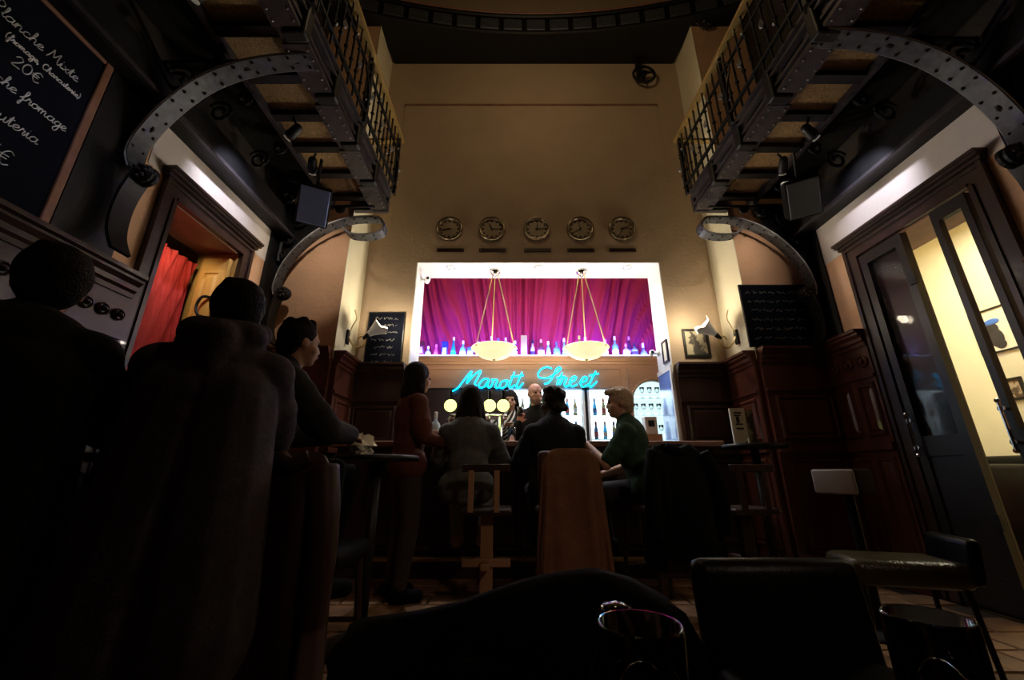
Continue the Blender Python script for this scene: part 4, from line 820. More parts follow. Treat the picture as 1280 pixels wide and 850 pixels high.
# blue panel and small items on the right reveal
bp = thing('blue_reveal_panel', 'glossy blue panel lining the lower right side of the bar opening', 'panel', (OX1 - 0.03, 4.5, 1.12))
MB().box((OX1 - 0.026, YB + 0.03, ZC + 0.02), (OX1 - 0.012, 4.69, 1.93)).build('sheet', 'blue_gloss', bp)  # glossy blue sheet, colour brightened to carry the blue LED light
for a, b in (((OX1 - 0.032, YB - 0.006, ZC), (OX1 - 0.011, YB + 0.03, 1.98)), ((OX1 - 0.032, YB + 0.03, 1.93), (OX1 - 0.011, 4.70, 1.98))): MB().box(a, b).build('edge_strip', 'enamel', bp)
c = (OX1 - 0.013, YB + 0.10, 2.16); picture('notice_frame', 'small dark-framed notice on the right side of the bar opening', c, 0.15, 0.26, 'x-', 'black_frame', 'paper', 0.02)
for (x, y, z, sx, lb) in ((OX1 - 0.012, 4.62, 2.21, -1, 'white security camera low on the right side of the bar opening'), (OX0 + 0.012, 4.50, 3.12, 1, 'white security camera high in the left corner of the bar opening')):
    t = thing('security_camera', lb, 'camera', (x, y, z)); MB().lathe([(0.04, 0), (0.04, sx * 0.015), (0.018, sx * 0.02), (0.018, sx * 0.05)], (x, y, z), 14, 0).build('mount', 'enamel', t, True)
    e = Vector((x + sx * 0.07, y, z)); MB().cap(e + Vector((0, 0.05, 0.005)), e + Vector((sx * 0.03, -0.05, -0.01)), 0.03, 0.034).build('body', 'enamel', t, True); MB().ball(e + Vector((sx * 0.035, -0.085, -0.013)), (0.02, 0.012, 0.02)).build('lens', 'black_glass', t, True)
# beer taps with glowing medallions
tp = thing('beer_tower', 'beer tap tower with three glowing round yellow medallions on the counter', 'beer tap', (-0.32, 4.0, ZC))
MB().tube([(-0.62, 4.0, ZC + 0.26), (-0.05, 4.0, ZC + 0.26)], 0.03, 10).build('cross_pipe', 'chrome', tp, True)
for x in (-0.55, -0.12): MB().lathe([(0.06, 0), (0.06, 0.01), (0.03, 0.03), (0.03, 0.26)], (x, 4.0, ZC), 12).build('column', 'chrome', tp, True)
for px in (563, 612, 629):
    q = P(px, 507, y=3.95); MB().lathe([(0, -0.02), (0.055, -0.015), (0.062, 0), (0.055, 0.015), (0, 0.02)], q, 18, 1).build('medallion', 'tap_glow', tp, True)
    MB().tube([(q.x, 3.97, q.z), (q.x, 3.99, ZC + 0.26)], 0.012).build('tap_stem', 'chrome', tp); MB().tube([(q.x, 3.97, ZC + 0.25), (q.x, 3.88, ZC + 0.22), (q.x, 3.88, ZC + 0.17)], 0.012).build('spout', 'chrome', tp); MB().cap((q.x, 3.96, q.z + 0.05), (q.x, 3.94, q.z + 0.14), 0.012, 0.016).build('tap_handle', 'black_glass', tp)
bottle(0, 0.27, 'wide', (.75,.85,.9), 'clear glass bottle on the counter beside the standing woman', (.8,.8,.8), y=3.78, base_z=ZC, group='bottles on the counter', x=P(544, 535, y=3.78).x)
for px, lb in ((606, 'left'), (640, 'right')):
    c = P(px, 545, y=3.9); m_ = MB().lathe([(0, 0), (0.034, 0), (0.04, 0.14), (0.037, 0.14), (0.031, 0.012), (0, 0.012)], (c.x, 3.86, ZC), 14); tag(m_.build('tumbler', 'glass', None, True), 'clear drinking glass on the counter below the taps, the %s one' % lb, 'glass', 'tumblers on the counter')
c = P(812, 541, y=4.02); m_ = thing('till_box', 'small brown wooden box on the counter below the arched niche', 'box', (c.x, 4.02, ZC))
MB().bbox((c.x - 0.10, 3.95, ZC), (c.x + 0.10, 4.09, ZC + 0.09), 0.006).build('body', 'barwood', m_); MB().bbox((c.x - 0.05, 3.97, ZC + 0.09), (c.x + 0.07, 4.07, ZC + 0.26), 0.01).build('card_reader', 'enamel', m_); MB().box((c.x - 0.02, 3.966, ZC + 0.16), (c.x + 0.04, 3.971, ZC + 0.22)).build('display', 'black_frame', m_)
# ------------------------------------------------------------------ stools, tables, chairs
def post_stool(label, x, y, rz, seat_z=0.62, back_top=0.90, group='wooden bar stools', wood='stool_wood'):
    t = thing('bar_stool', label, 'stool', (x, y, 0), rz, group); L = dict(local=True)
    MB().bbox((-0.042, -0.03, 0.03), (0.042, 0.03, seat_z - 0.03), 0.006).build('post', wood, t, **L)
    MB().bbox((-0.2, -0.035, 0.0), (0.2, 0.035, 0.04), 0.008).build('base_bar', wood, t, **L); MB().bbox((-0.035, -0.2, 0.0), (0.035, 0.2, 0.04), 0.008).build('base_bar', wood, t, **L)
    MB().bbox((-0.16, -0.05, 0.26), (0.16, -0.03, 0.31), 0.006).build('footrest', wood, t, **L); MB().bbox((-0.03, -0.16, 0.26), (0.03, 0.18, 0.30), 0.006).build('footrest', wood, t, **L)
    MB().bbox((-0.17, -0.17, seat_z - 0.04), (0.17, 0.17, seat_z), 0.015).build('seat', 'dark_wood', t, **L)
    MB().bbox((-0.16, -0.185, back_top - 0.05), (0.16, -0.16, back_top), 0.006).build('back_rail', 'dark_wood', t, **L)
    for sx in (-0.10, 0.07): MB().bbox((sx - 0.018, -0.19, seat_z - 0.02), (sx + 0.018, -0.165, back_top - 0.04), 0.004).build('back_slat', wood, t, **L)
    return t
def lounge_chair(label, x, y, rz, seat_m='leather', top=0.68, w_=0.44, cat='chair'):
    t = thing('club_chair', label, cat, (x, y, 0), rz, 'black leather chairs'); L = dict(local=True)
    MB().bbox((-w_/2, -0.24, 0.36), (w_/2, 0.22, 0.47), 0.04).build('seat', seat_m, t, True, **L)
    b = MB().bbox((-w_/2, 0, 0), (w_/2, 0.06, top - 0.38), 0.028); b.v = [(a, q - 0.27 - c * 0.12, c + 0.38) for a, q, c in b.v]; b.build('backrest', 'leather', t, True, **L)
    for sx in (-1, 1):
        for sy in (-0.2, 0.18): MB().tube([(sx * (w_/2 - 0.03), sy, 0.37), (sx * (w_/2 - 0.01), sy * 1.1, 0.0)], 0.011, 8).build('leg', 'iron', t, **L)
    return t
def coat(mt, name, label, x, y, rz, w_, zt, zb, th=0.07, flare=1.25, seed=1, lean=0.0, cat='coat', sleeves=True):
    """a coat hung over a chair back: a folded hollow shape closed over the top"""
    rnd = random.Random(seed); ph = [rnd.uniform(0, 6) for _ in range(4)]; t = thing(name, label, cat, (x, y, 0), rz); n = 60; k = 18; vs = []; fs = []
    for j in range(k + 1):
        f = j / k; z = zt + (zb - zt) * f; cw = (w_ / 2) * (1 + (flare - 1) * f); ct_ = th * (0.25 + 0.75 * min(1, f * 5)) * (1 + 0.7 * f)
        rise = min(1.0, 0.80 + f * 3)
        for i in range(n):
            a = 2 * math.pi * i / n; fo = 1 + (0.50 * f ** 0.6) * math.sin(a * 6 + ph[0] + f * 2.2) + 0.28 * f ** 0.6 * math.sin(a * 11 + ph[1] - f * 1.5)
            ca, sa = math.cos(a), math.sin(a); ex = 0.55
            vs.append((math.copysign(abs(ca) ** ex, ca) * cw * rise, math.copysign(abs(sa) ** 0.8, sa) * ct_ * fo + lean * f, z + 0.035 * math.sin(a * 3 + ph[2]) * f * f - (0.03 * abs(ca) ** 3 * (1 - f))))
    for j in range(k):
        for i in range(n): fs.append((j*n+i, j*n+(i+1) % n, (j+1)*n+(i+1) % n, (j+1)*n+i))
    fs.append(tuple(range(n)))
    MB().add(vs, fs).build('body', mt, t, True, local=True)
    if sleeves:
        for sx in (-1, 1):
            m_ = MB(); m_.tube(spline([(sx * w_ * 0.42, -th * 0.6, zt - 0.06), (sx * w_ * 0.56, -th * 1.1, zt - 0.22), (sx * w_ * 0.60, -th * 1.2, zt - 0.40), (sx * w_ * 0.57, -th * 1.0, zt - 0.56)]), lambda q: 0.055 - 0.012 * q, 10); m_.build('sleeve', mt, t, True, local=True)
        MB().tube(spline([(-w_ * 0.2, -th * 0.5, zt - 0.02), (0, -th * 0.9, zt - 0.05), (w_ * 0.2, -th * 0.5, zt - 0.02)]), 0.03, 8).build('collar', mt, t, True, local=True)
    return t
post_stool('slatted wooden post stool under the long-haired woman at the bar', -0.17, 2.98, 0)
post_stool('slatted wooden post stool standing empty at the right end of the bar', 1.60, 3.02, R(8), wood='dark_wood')
def panel_stool(label, x, y, rz, seat_z=0.64, pad='brown_pad', bt=0.985):
    t = thing('bar_chair', label, 'stool', (x, y, 0), rz); L = dict(local=True)
    MB().bbox((-0.2, -0.19, seat_z - 0.07), (0.2, 0.2, seat_z), 0.03).build('seat', pad, t, True, **L); MB().bbox((-0.19, -0.23, seat_z - 0.02), (0.19, -0.17, bt), 0.03).build('backrest', pad, t, True, **L)
    for sx in (-1, 1):
        for sy in (-1, 1): MB().tube([(sx * 0.16, sy * 0.16, seat_z - 0.06), (sx * 0.19, sy * 0.19, 0.0)], 0.016, 8).build('leg', 'dark_wood', t, **L)
    for sy in (-1, 1): MB().tube([(-0.18, sy * 0.178, 0.24), (0.18, sy * 0.178, 0.24)], 0.012).build('stretcher', 'dark_wood', t, **L)
    return t
panel_stool('padded high chair under the man in black at the bar', 0.36, 2.98, 0)
panel_stool('padded high chair under the man in the green T-shirt', 1.02, 3.02, R(20))
coat('brown_coat', 'brown_coat', 'brown coat hung over the chair back of the man in black', 0.385, 2.76, 0, 0.37, 1.0, 0.20, 0.045, 1.32, 3, sleeves=False)
coat('black_cloth', 'black_coat', 'black coat heaped over the chair behind the man in green', 1.09, 2.79, R(20), 0.46, 1.03, 0.32, 0.06, 1.2, 8)
# high padded stool on the right
t = thing('padded_stool', 'high stool with a pale grey padded end and dark brown sides near the right wall', 'stool', (2.06, 2.62, 0), R(28))
MB().bbox((-0.13, -0.115, 0.72), (0.09, 0.115, 0.87), 0.02).build('cushion', 'stool_brown', t, True, local=True); MB().bbox((-0.15, -0.112, 0.725), (-0.125, 0.112, 0.865), 0.012).build('cushion_end', 'grey_pad', t, True, local=True)
MB().tube([(0.0, 0, 0.03), (0.0, 0, 0.72)], 0.025, 10).build('post', 'iron', t, local=True); MB().lathe([(0.2, 0), (0.2, 0.015), (0.04, 0.03), (0, 0.03)], (0.0, 0, 0), 20).build('base', 'iron', t, True, local=True)
MB().tube([(0.13 * math.cos(i * math.pi / 10), 0.13 * math.sin(i * math.pi / 10), 0.30) for i in range(20)], 0.01, 6, True).build('foot_ring', 'chrome', t, local=True)
# small high table with the menu card block
t = thing('high_table', 'small dark high table holding the white card block near the right dado', 'table', (1.98, 3.38, 0))
MB().lathe([(0.23, 1.03), (0.24, 1.04), (0.24, 1.055), (0.23, 1.065), (0, 1.065)], (1.98, 3.38, 0), 28).build('tabletop', 'table_black', t, True); MB().tube([(1.98, 3.38, 0.02), (1.98, 3.38, 1.03)], 0.03, 10).build('post', 'table_black', t, True); MB().lathe([(0.2, 0), (0.2, 0.02), (0.03, 0.04), (0, 0.04)], (1.98, 3.38, 0), 20).build('base', 'table_black', t, True)
c = P(927, 556, y=3.30); t = thing('card_block', 'white card holder with black lettering and a rounded corner on the small high table', 'menu holder', (c.x, 3.30, 1.065))
MB().prism([(c.x - 0.06, 1.066), (c.x + 0.02, 1.066), (c.x + 0.045, 1.09), (c.x + 0.058, 1.13), (c.x + 0.058, 1.345), (c.x - 0.06, 1.345)], 1, 3.28, 3.30).build('card', 'paper', t)
for zz, h_, w_ in ((1.30, 0.014, 0.058), (1.28, 0.012, 0.05), (1.21, 0.012, 0.058), (1.175, 0.014, 0.058)): MB().box((c.x - 0.03, 3.277, zz), (c.x - 0.03 + w_, 3.28, zz + h_)).build('lettering', 'ink', t)
MB().box((c.x - 0.02, 3.277, 1.225), (c.x + 0.004, 3.28, 1.278)).build('lettering', 'ink', t)
MB().box((c.x + 0.062, 3.285, 1.066), (c.x + 0.125, 3.31, 1.33)).build('dark_card', 'sketch', t)
# left high tables
for (x, y, rad, z, lb) in ((-0.78, 2.42, 0.24, 0.94, 'round dark high table between the man in profile and the standing woman'), (-1.72, 1.76, 0.26, 0.92, 'round dark high table in front of the two men on the left')):
    t = thing('high_table', lb, 'table', (x, y, 0)); MB().lathe([(rad - 0.01, z - 0.03), (rad, z - 0.02), (rad, z - 0.01), (rad - 0.01, z), (0, z)], (x, y, 0), 28).build('tabletop', 'table_black', t, True); MB().tube([(x, y, 0.02), (x, y, z - 0.03)], 0.03, 10).build('post', 'table_black', t, True); MB().lathe([(0.2, 0), (0.2, 0.02), (0.03, 0.04), (0, 0.04)], (x, y, 0), 20).build('base', 'table_black', t, True)
c = P(450, 564, y=2.36); m_ = MB(); rnd = random.Random(4)
n = 16; vs = []; fs = []
for j in range(9):
    for i in range(n):
        a = 2 * math.pi * i / n; th = math.pi * j / 8; rr = 1 + 0.35 * rnd.uniform(-1, 1); vs.append((c.x + 0.075 * math.sin(th) * math.cos(a) * rr, 2.36 + 0.06 * math.sin(th) * math.sin(a) * rr, max(0.941, 0.99 + 0.06 * math.cos(th) * rr)))
for j in range(8):
    for i in range(n): fs.append((j*n+i, (j+1)*n+i, (j+1)*n+(i+1) % n, j*n+(i+1) % n))
tag(m_.add(vs, fs).build('crumpled_napkin', 'paper'), 'crumpled cream paper napkin on the round table beside the man in profile', 'napkin')
c = P(156, 570, y=1.72); t = thing('candle_glass', 'small glass with a glowing candle between the two men on the left', 'candle', (c.x, 1.72, 0.92))
MB().lathe([(0, 0), (0.028, 0), (0.034, 0.085), (0.031, 0.085), (0.026, 0.008), (0, 0.008)], (c.x, 1.72, 0.92), 14).build('holder', 'glass', t, True); MB().lathe([(0, 0.009), (0.022, 0.009), (0.024, 0.04), (0, 0.042)], (c.x, 1.72, 0.92), 12).build('wax', 'flame_glow', t); MB().lathe([(0, 0.042), (0.006, 0.05), (0.004, 0.065), (0, 0.078)], (c.x, 1.72, 0.92), 8).build('flame', 'flame_glow', t)
# stools for the men on the left
for x, y, lb in ((-1.51, 1.13, 'under the man at the far left'), (-1.07, 1.40, 'under the man in the grey hoodie'), (-1.20, 1.93, 'under the man in profile')):
    t = thing('high_stool', 'black high stool ' + lb, 'stool', (x, y, 0), 0, 'black high stools'); MB().lathe([(0.15, 0.66), (0.17, 0.68), (0.17, 0.70), (0.15, 0.715), (0, 0.72)], (0, 0, 0), 20).build('seat', 'leather', t, True, local=True)
    for k in range(4): a = k * math.pi / 2 + 0.785; MB().tube([(0.10 * math.cos(a), 0.10 * math.sin(a), 0.67), (0.19 * math.cos(a), 0.19 * math.sin(a), 0)], 0.013).build('leg', 'iron', t, local=True)
    MB().tube([(0.157 * math.cos(i * math.pi / 10), 0.157 * math.sin(i * math.pi / 10), 0.25) for i in range(20)], 0.008, 6, True).build('foot_ring', 'iron', t, local=True)
t = panel_stool('dark high chair with a long coat on it beside the hooded man', -0.85, 1.86, R(0), 0.56, 'black_cloth', 0.90)
coat('brown_pad', 'long_coat', 'long dark brown coat hanging from the high chair beside the hooded man', -0.83, 1.62, R(-6), 0.30, 0.925, 0.10, 0.045, 1.25, 5)
# red seat at the left edge
t = thing('red_stool', 'low red seat at the left edge of the picture', 'stool', (-1.32, 0.72, 0)); MB().bbox((-1.5, 0.55, 0.34), (-1.12, 0.90, 0.47), 0.03).build('seat', 'red_seat', t, True)
for x in (-1.46, -1.16):
    for y in (0.59, 0.86): MB().tube([(x, y, 0.35), (x, y, 0)], 0.014).build('leg', 'iron', t)
# foreground: chairs, coat heap, table, glasses
lounge_chair('black leather chair with rounded back in the right foreground', 0.615, 0.80, R(180), top=0.655, w_=0.385)
lounge_chair('black chair with an olive gleam on its seat near the right doorway', 1.80, 2.14, R(75), 'gleam_leather', 0.57, 0.30)
lounge_chair('black leather chair hidden under the black coat in the foreground', 0.06, 0.72, R(180), top=0.50, w_=0.40)
prof = [(428, 800), (436, 782), (462, 771), (520, 762), (570, 752), (620, 735), (660, 722), (700, 713), (745, 708), (790, 722), (830, 745), (856, 768), (872, 805), (884, 850)]
Y0 = 1.02; pts = [P(px, py, y=Y0) for px, py in prof]; vs = []; fs = []; k = 14
for i, p in enumerate(pts):
    for j in range(k + 1):
        f = j / k; a = math.pi * f; wv = 0.012 * math.sin(i * 1.3 + j)
        y = Y0 - 0.10 * math.cos(a) * (1 + 0.3 * math.sin(i)) + wv; z = p.z - (1 - math.sin(a)) * 0.5 * (p.z - 0.12) if j not in (0, k) else 0.12
        if 0 < j < k: z = p.z - (1 - math.sin(a) ** 0.5) * (p.z - 0.14)
        vs.append((p.x + 0.01 * math.sin(j * 2.1 + i), y, z))
for i in range(len(pts) - 1):
    for j in range(k): fs.append((i*(k+1)+j, i*(k+1)+j+1, (i+1)*(k+1)+j+1, (i+1)*(k+1)+j))
fs += [tuple(range(k + 1)), tuple(range((len(pts)-1)*(k+1), len(pts)*(k+1)))[::-1]]
tag(MB().add(vs, fs).build('black_coat', 'black_cloth', None, True), 'big black coat heaped over a chair in the centre foreground', 'coat')
t = thing('cafe_table', 'dark cafe table at the bottom edge carrying the glasses', 'table', (0.1, 0.32, 0)); MB().bbox((-0.45, 0.06, 0.605), (0.60, 0.49, 0.635), 0.01).build('tabletop', 'table_black', t)
for x in (-0.4, 0.55):
    for y in (0.1, 0.45): MB().tube([(x, y, 0.605), (x, y, 0)], 0.018, 8).build('leg', 'iron', t)
def tumbler(label, x, y, z, r0, r1, h_):
    m_ = MB().lathe([(0, 0), (r0, 0), (r0 + 0.002, 0.004), (r1, h_ - 0.002), (r1 - 0.001, h_), (r1 - 0.003, h_ - 0.001), (r0 - 0.002, 0.014), (0, 0.012)], (x, y, z), 40)
    tag(m_.build('tumbler', 'glass', None, True), label, 'glass')
tumbler('clear tumbler at the lower right in front of the lit tiles', 0.306, 0.345, 0.635, 0.024, 0.027, 0.115)
tumbler('clear tumbler in the centre foreground in front of the black coat', 0.094, 0.345, 0.635, 0.026, 0.031, 0.11)
t = thing('small_bottle', 'small glossy black bottle with a bright crescent gleam behind the centre tumbler', 'bottle', (0.100, 0.445, 0.608))
MB().lathe([(0, 0.027), (0.03, 0.027), (0.032, 0.034), (0.032, 0.06), (0.024, 0.08), (0.017, 0.09), (0.017, 0.098), (0, 0.098)], (0.100, 0.445, 0.608), 24).build('body', 'black_glass', t, True); MB().lathe([(0, 0.098), (0.019, 0.098), (0.0195, 0.112), (0.014, 0.121), (0, 0.124)], (0.100, 0.445, 0.608), 24).build('cap', 'black_glass', t, True)
# ------------------------------------------------------------------ people
def hand(m_, wr, d, side_v, curl, sc=1.0, spread=0.02):
    """palm, four bent fingers and a thumb; d = forearm direction, side_v = towards the thumb"""
    d = Vector(d).normalized(); sv = Vector(side_v); sv = (sv - d * sv.dot(d)).normalized(); nn = d.cross(sv); wr = Vector(wr)
    for q in (-0.024, -0.008, 0.008, 0.024): m_.cap(wr + d * 0.01 * sc + sv * q * 0.7 * sc, wr + d * 0.085 * sc + sv * q * sc * 1.15, 0.014 * sc, 0.012 * sc, 8, 3)
    for q, L_ in ((0.030, 0.072), (0.010, 0.08), (-0.010, 0.075), (-0.030, 0.06)):
        p = wr + d * 0.088 * sc + sv * q * sc
        for k in range(3):
            a = curl * (0.5 + k * 0.55); dd = (d * math.cos(a) - nn * math.sin(a)).normalized() + sv * q * spread * 10; e = p + dd.normalized() * L_ * sc * (0.44, 0.32, 0.24)[k]; m_.cap(p, e, (0.0098 - 0.0008 * k) * sc, (0.009 - 0.0008 * k) * sc, 8, 3); p = e
    p = wr + d * 0.03 * sc + sv * 0.026 * sc
    for k in range(2):
        dd = (d * 0.75 + sv * (0.65 - 0.4 * k) - nn * (0.25 + 0.3 * curl * k)).normalized(); e = p + dd * (0.038, 0.03)[k] * sc; m_.cap(p, e, (0.0125, 0.0105)[k] * sc, (0.0105, 0.0095)[k] * sc, 8, 3); p = e
def person(label, loc, rz, J, top, topm, legm, hairm, hair='short', skinm='skin', head_yaw=0.0, head_pitch=0.0, build=1.0, sleeve=1.0, vox=0.008, hoodie=False, curls=(0.5, 0.5), beard=False, shoes='black_cloth', topname='jacket', loose=0.018, skirt=0.0):
    """J: joints in local space (facing +y): hip, knee, ankle, sh, elbow, wrist = (left, right); waist, chest, neck, head"""
    t = thing('person', label, 'person', loc, rz); V = Vector; B = build
    Hd = V(J['head']); hr = Matrix.Rotation(head_yaw, 3, 'Z') @ Matrix.Rotation(head_pitch, 3, 'X')
    def H(x, y, z): return Hd + hr @ V((x, y, z))
    pel = (V(J['hip'][0]) + V(J['hip'][1])) / 2; tw = (V(J['sh'][1]) - V(J['sh'][0])); tr = Matrix.Rotation(math.atan2(tw.y, tw.x), 3, 'Z')
    def torso(m_, e):
        m_.ball(pel + V((0, 0, 0.02)), (0.165 * B + e, 0.125 * B + e, 0.13 + e), 16, 10); m_.ball(J['waist'], (0.145 * B + e, 0.105 * B + e, 0.16 + e), 16, 10, tr); m_.ball(J['chest'], (0.175 * B + e, 0.115 * B + e, 0.20 + e), 16, 10, tr)
        m_.cap(J['sh'][0], J['sh'][1], 0.062 * B + e, 0.062 * B + e); m_.cap(V(J['chest']) + V((0, 0, 0.1)), J['neck'], 0.09 * B + e, 0.055 + e * 0.6)
        for k in (0, 1): m_.cap(V(J['neck']) - V((0, 0, 0.02)), V(J['sh'][k]) + V((0, 0, 0.005)), 0.05 + e * 0.7, 0.052 * B + e * 0.7)
    def arms(m_, e, f=1.0, hands=False):
        for k in (0, 1):
            s_, el, wr = V(J['sh'][k]), V(J['elbow'][k]), V(J['wrist'][k]); m_.cap(s_, el if f > 0.5 else s_ + (el - s_) * f * 2, 0.054 * B + e, (0.042 * B if f > 0.5 else 0.046 * B) + e)
            if f > 0.5: m_.cap(el, el + (wr - el) * (f - 0.5) * 2, 0.041 * B + e, (0.028 if f == 1.0 else 0.034) + e * 0.9)
            if hands: hand(m_, wr, wr - el, J.get('thumb', ((1, 0, 0.5), (-1, 0, 0.5)))[k], curls[k], 0.95)
    def legs(m_, e, foot=True):
        for k in (0, 1):
            hp, kn, an = V(J['hip'][k]), V(J['knee'][k]), V(J['ankle'][k]); m_.cap(hp, kn, 0.085 * B + e, 0.058 * B + e); m_.cap(kn, kn + (an - kn) * 0.35, 0.056 * B + e, 0.054 * B + e); m_.cap(kn + (an - kn) * 0.3, an, 0.054 * B + e, 0.036 + e)
    def feet(m_, e):
        for k in (0, 1):
            an = V(J['ankle'][k]); fd = V(J.get('toe', ((0, 1, -0.05), (0, 1, -0.05)))[k]).normalized(); m_.cap(an + V((0, 0, -0.035)) - fd * 0.04, an + V((0, 0, -0.045)) + fd * 0.13, 0.036 + e, 0.03 + e); m_.cap(an, an + V((0, 0, -0.03)), 0.036 + e, 0.04 + e)
    m_ = MB(); torso(m_, 0); arms(m_, 0, 1.0, True); legs(m_, 0); feet(m_, 0)
    m_.cap(V(J['neck']) - V((0, 0, 0.05)), H(0, -0.015, -0.06), 0.056, 0.052)
    # head: skull, face, jaw, nose, brow, lips, ears
    m_.ball(H(0, -0.01, 0.025), (0.076, 0.095, 0.098), 20, 14, hr); m_.ball(H(0, 0.028, -0.03), (0.062, 0.064, 0.085), 16, 12, hr); m_.ball(H(0, 0.052, -0.085), (0.032, 0.03, 0.026), 12, 8, hr)
    m_.cap(H(0, 0.082, 0.012), H(0, 0.096, -0.026), 0.008, 0.0115, 8, 3); m_.cap(H(-0.035, 0.074, 0.028), H(0.035, 0.074, 0.028), 0.012, 0.012, 8, 3); m_.cap(H(-0.018, 0.088, -0.058), H(0.018, 0.088, -0.058), 0.008, 0.008, 8, 3)
    for k in (-1, 1): m_.ball(H(0.076 * k, -0.008, -0.005), (0.012, 0.02, 0.032), 10, 8, hr); m_.ball(H(0.044 * k, 0.05, -0.03), (0.024, 0.03, 0.028), 10, 8, hr)
    m_.build('body', skinm, t, local=True, fuse=vox, smooth_it=3, dec=0.45)
    for k in (-1, 1): MB().ball(H(0.029 * k, 0.082, 0.004), (0.014, 0.009, 0.009), 10, 6, hr).build('eye', 'eye', t, True, local=True)
    e = loose
    m_ = MB(); torso(m_, e); arms(m_, e, sleeve); m_.cap(J['hip'][0], J['hip'][1], 0.11 * B + e, 0.11 * B + e)
    m_.cap(V(J['neck']) - V((0, 0, 0.03)), V(J['neck']) + V((0, -0.005, 0.012)), 0.07 + e * 0.5, 0.062 + e * 0.4)
    rnd = random.Random(hash(label) % 1000 if False else len(label))
    for i in range(14):                                # cloth folds across back and sleeves
        k = i % 2; s_, el = V(J['sh'][k]), V(J['elbow'][k]); f = 0.2 + 0.1 * (i // 2 % 7); p = s_ + (el - s_) * f; o_ = V((rnd.uniform(-1, 1), rnd.uniform(-1, 1), rnd.uniform(-.3, .3))) * 0.014
        if f < sleeve * 1.6: m_.cap(p + o_, p - o_ - V((0, 0, 0.02)), 0.049 * B + e, 0.048 * B + e, 10, 3)
    if skirt:
        for k in (-1, 1): m_.cap(V(J['chest']) + V((0.06 * k, -0.03, -0.05)), pel + V((0.09 * k, -0.05, -skirt)), 0.13 * B + e, 0.16 * B + e)
    if hoodie:
        nk = V(J['neck']); m_.cap(nk + V((-0.08, -0.06, 0.03)), nk + V((0.08, -0.06, 0.03)), 0.065, 0.065); m_.cap(nk + V((-0.10, -0.0, 0.06)), nk + V((0.0, -0.125, -0.02)), 0.05, 0.06); m_.cap(nk + V((0.10, -0.0, 0.06)), nk + V((0.0, -0.125, -0.02)), 0.05, 0.06); m_.cap(nk + V((0, -0.11, 0.0)), nk + V((0, -0.14, -0.13)), 0.075, 0.045)
    m_.build(topname, topm, t, local=True, fuse=0.011, smooth_it=5, dec=0.5)
    m_ = MB(); legs(m_, 0.012); m_.ball(pel + V((0, 0, 0.0)), (0.172 * B, 0.135 * B, 0.13), 16, 10); m_.build('trousers', legm, t, local=True, fuse=0.012, smooth_it=4, dec=0.5)
    m_ = MB(); feet(m_, 0.012); m_.build('shoes', shoes, t, local=True, fuse=0.010, smooth_it=2, dec=0.5)
    m_ = MB()
    if hair != 'bald':
        hv = 1.14 if skirt else 1.08 if hair in ('long', 'wavy') else 1.0
        m_.ball(H(0, -0.022, 0.04), (0.085 * hv, 0.098 * hv, 0.098 * hv), 20, 14, hr); m_.ball(H(0, -0.06, -0.01), (0.074 * hv, 0.058 * hv, 0.078 * hv), 16, 12, hr)
        for k in (-1, 1): m_.ball(H(0.066 * k, -0.03, 0.012), (0.020, 0.045, 0.045), 10, 8, hr)
    if hair == 'long':
        for i in range(15):
            a = math.pi * (0.02 + 0.96 * i / 14) + math.pi; x_, y_ = 0.085 * math.cos(a), 0.085 * math.sin(a) - 0.01; m_.tube(spline([H(x_ * 0.8, y_ * 0.9, 0.06), H(x_ * 1.05, y_ * 1.1, -0.03), H(x_ * 1.2 + 0.012 * math.sin(i * 2), y_ * 1.15 - 0.01, -0.13), H(x_ * 1.25 + 0.015 * math.sin(i * 3), y_ * 1.25 - 0.02, -0.22 - 0.02 * math.sin(i * 1.7)), H(x_ * 1.0, y_ * 1.2 - 0.02, -0.31 - 0.025 * math.sin(i * 2.3))]), lambda q: 0.027 * (1 - 0.55 * q), 8)
    elif hair == 'wavy':
        for i in range(15):
            a = math.pi * (-0.04 + 1.08 * i / 14) + math.pi; x_, y_ = 0.085 * math.cos(a), 0.08 * math.sin(a) - 0.01; m_.tube(spline([H(x_ * 0.8, y_, 0.06), H(x_ * 1.15, y_ * 1.1, -0.03), H(x_ * 1.25 + 0.02 * math.sin(i * 2), y_ * 1.3, -0.10), H(x_ * 1.2 - 0.02 * math.sin(i * 2), y_ * 1.25, -0.17), H(x_ * 1.35 + 0.02 * math.sin(i), y_ * 1.35, -0.25), H(x_ * 1.1, y_ * 1.2, -0.33)]), lambda q: 0.028 * (1 - 0.5 * q) + 0.004 * math.sin(q * 14), 8)
    elif hair == 'bun':
        for i in range(26): a = i * 2.4; m_.ball(H(0.07 * math.cos(a), -0.035 + 0.07 * math.sin(a), 0.06 + 0.04 * math.sin(i * 1.9)), 0.028, 8, 6)
        for i in range(10): a = i * 2.4; m_.ball(H(0.045 * math.cos(a), -0.095, -0.04 + 0.03 * math.sin(a * 1.3)), 0.03, 8, 6)
    elif hair == 'curly_top':
        for i in range(30): a = i * 2.4; q = 0.075 * math.sqrt(i / 30); m_.ball(H(q * math.cos(a), 0.02 + q * math.sin(a) * 1.1, 0.118 - q * 0.5), 0.02 + 0.006 * math.sin(i), 8, 6)
    elif hair == 'short':
        for i in range(14): a = i * 2.4; m_.ball(H(0.05 * math.cos(a), -0.02 + 0.06 * math.sin(a), 0.115 - 0.01 * (i % 3)), 0.028, 8, 6)
    if beard:
        m_.ball(H(0, 0.045, -0.085), (0.05, 0.045, 0.042), 14, 10, hr)
        for k in (-1, 1): m_.ball(H(0.05 * k, 0.02, -0.055), (0.02, 0.035, 0.045), 10, 8, hr)
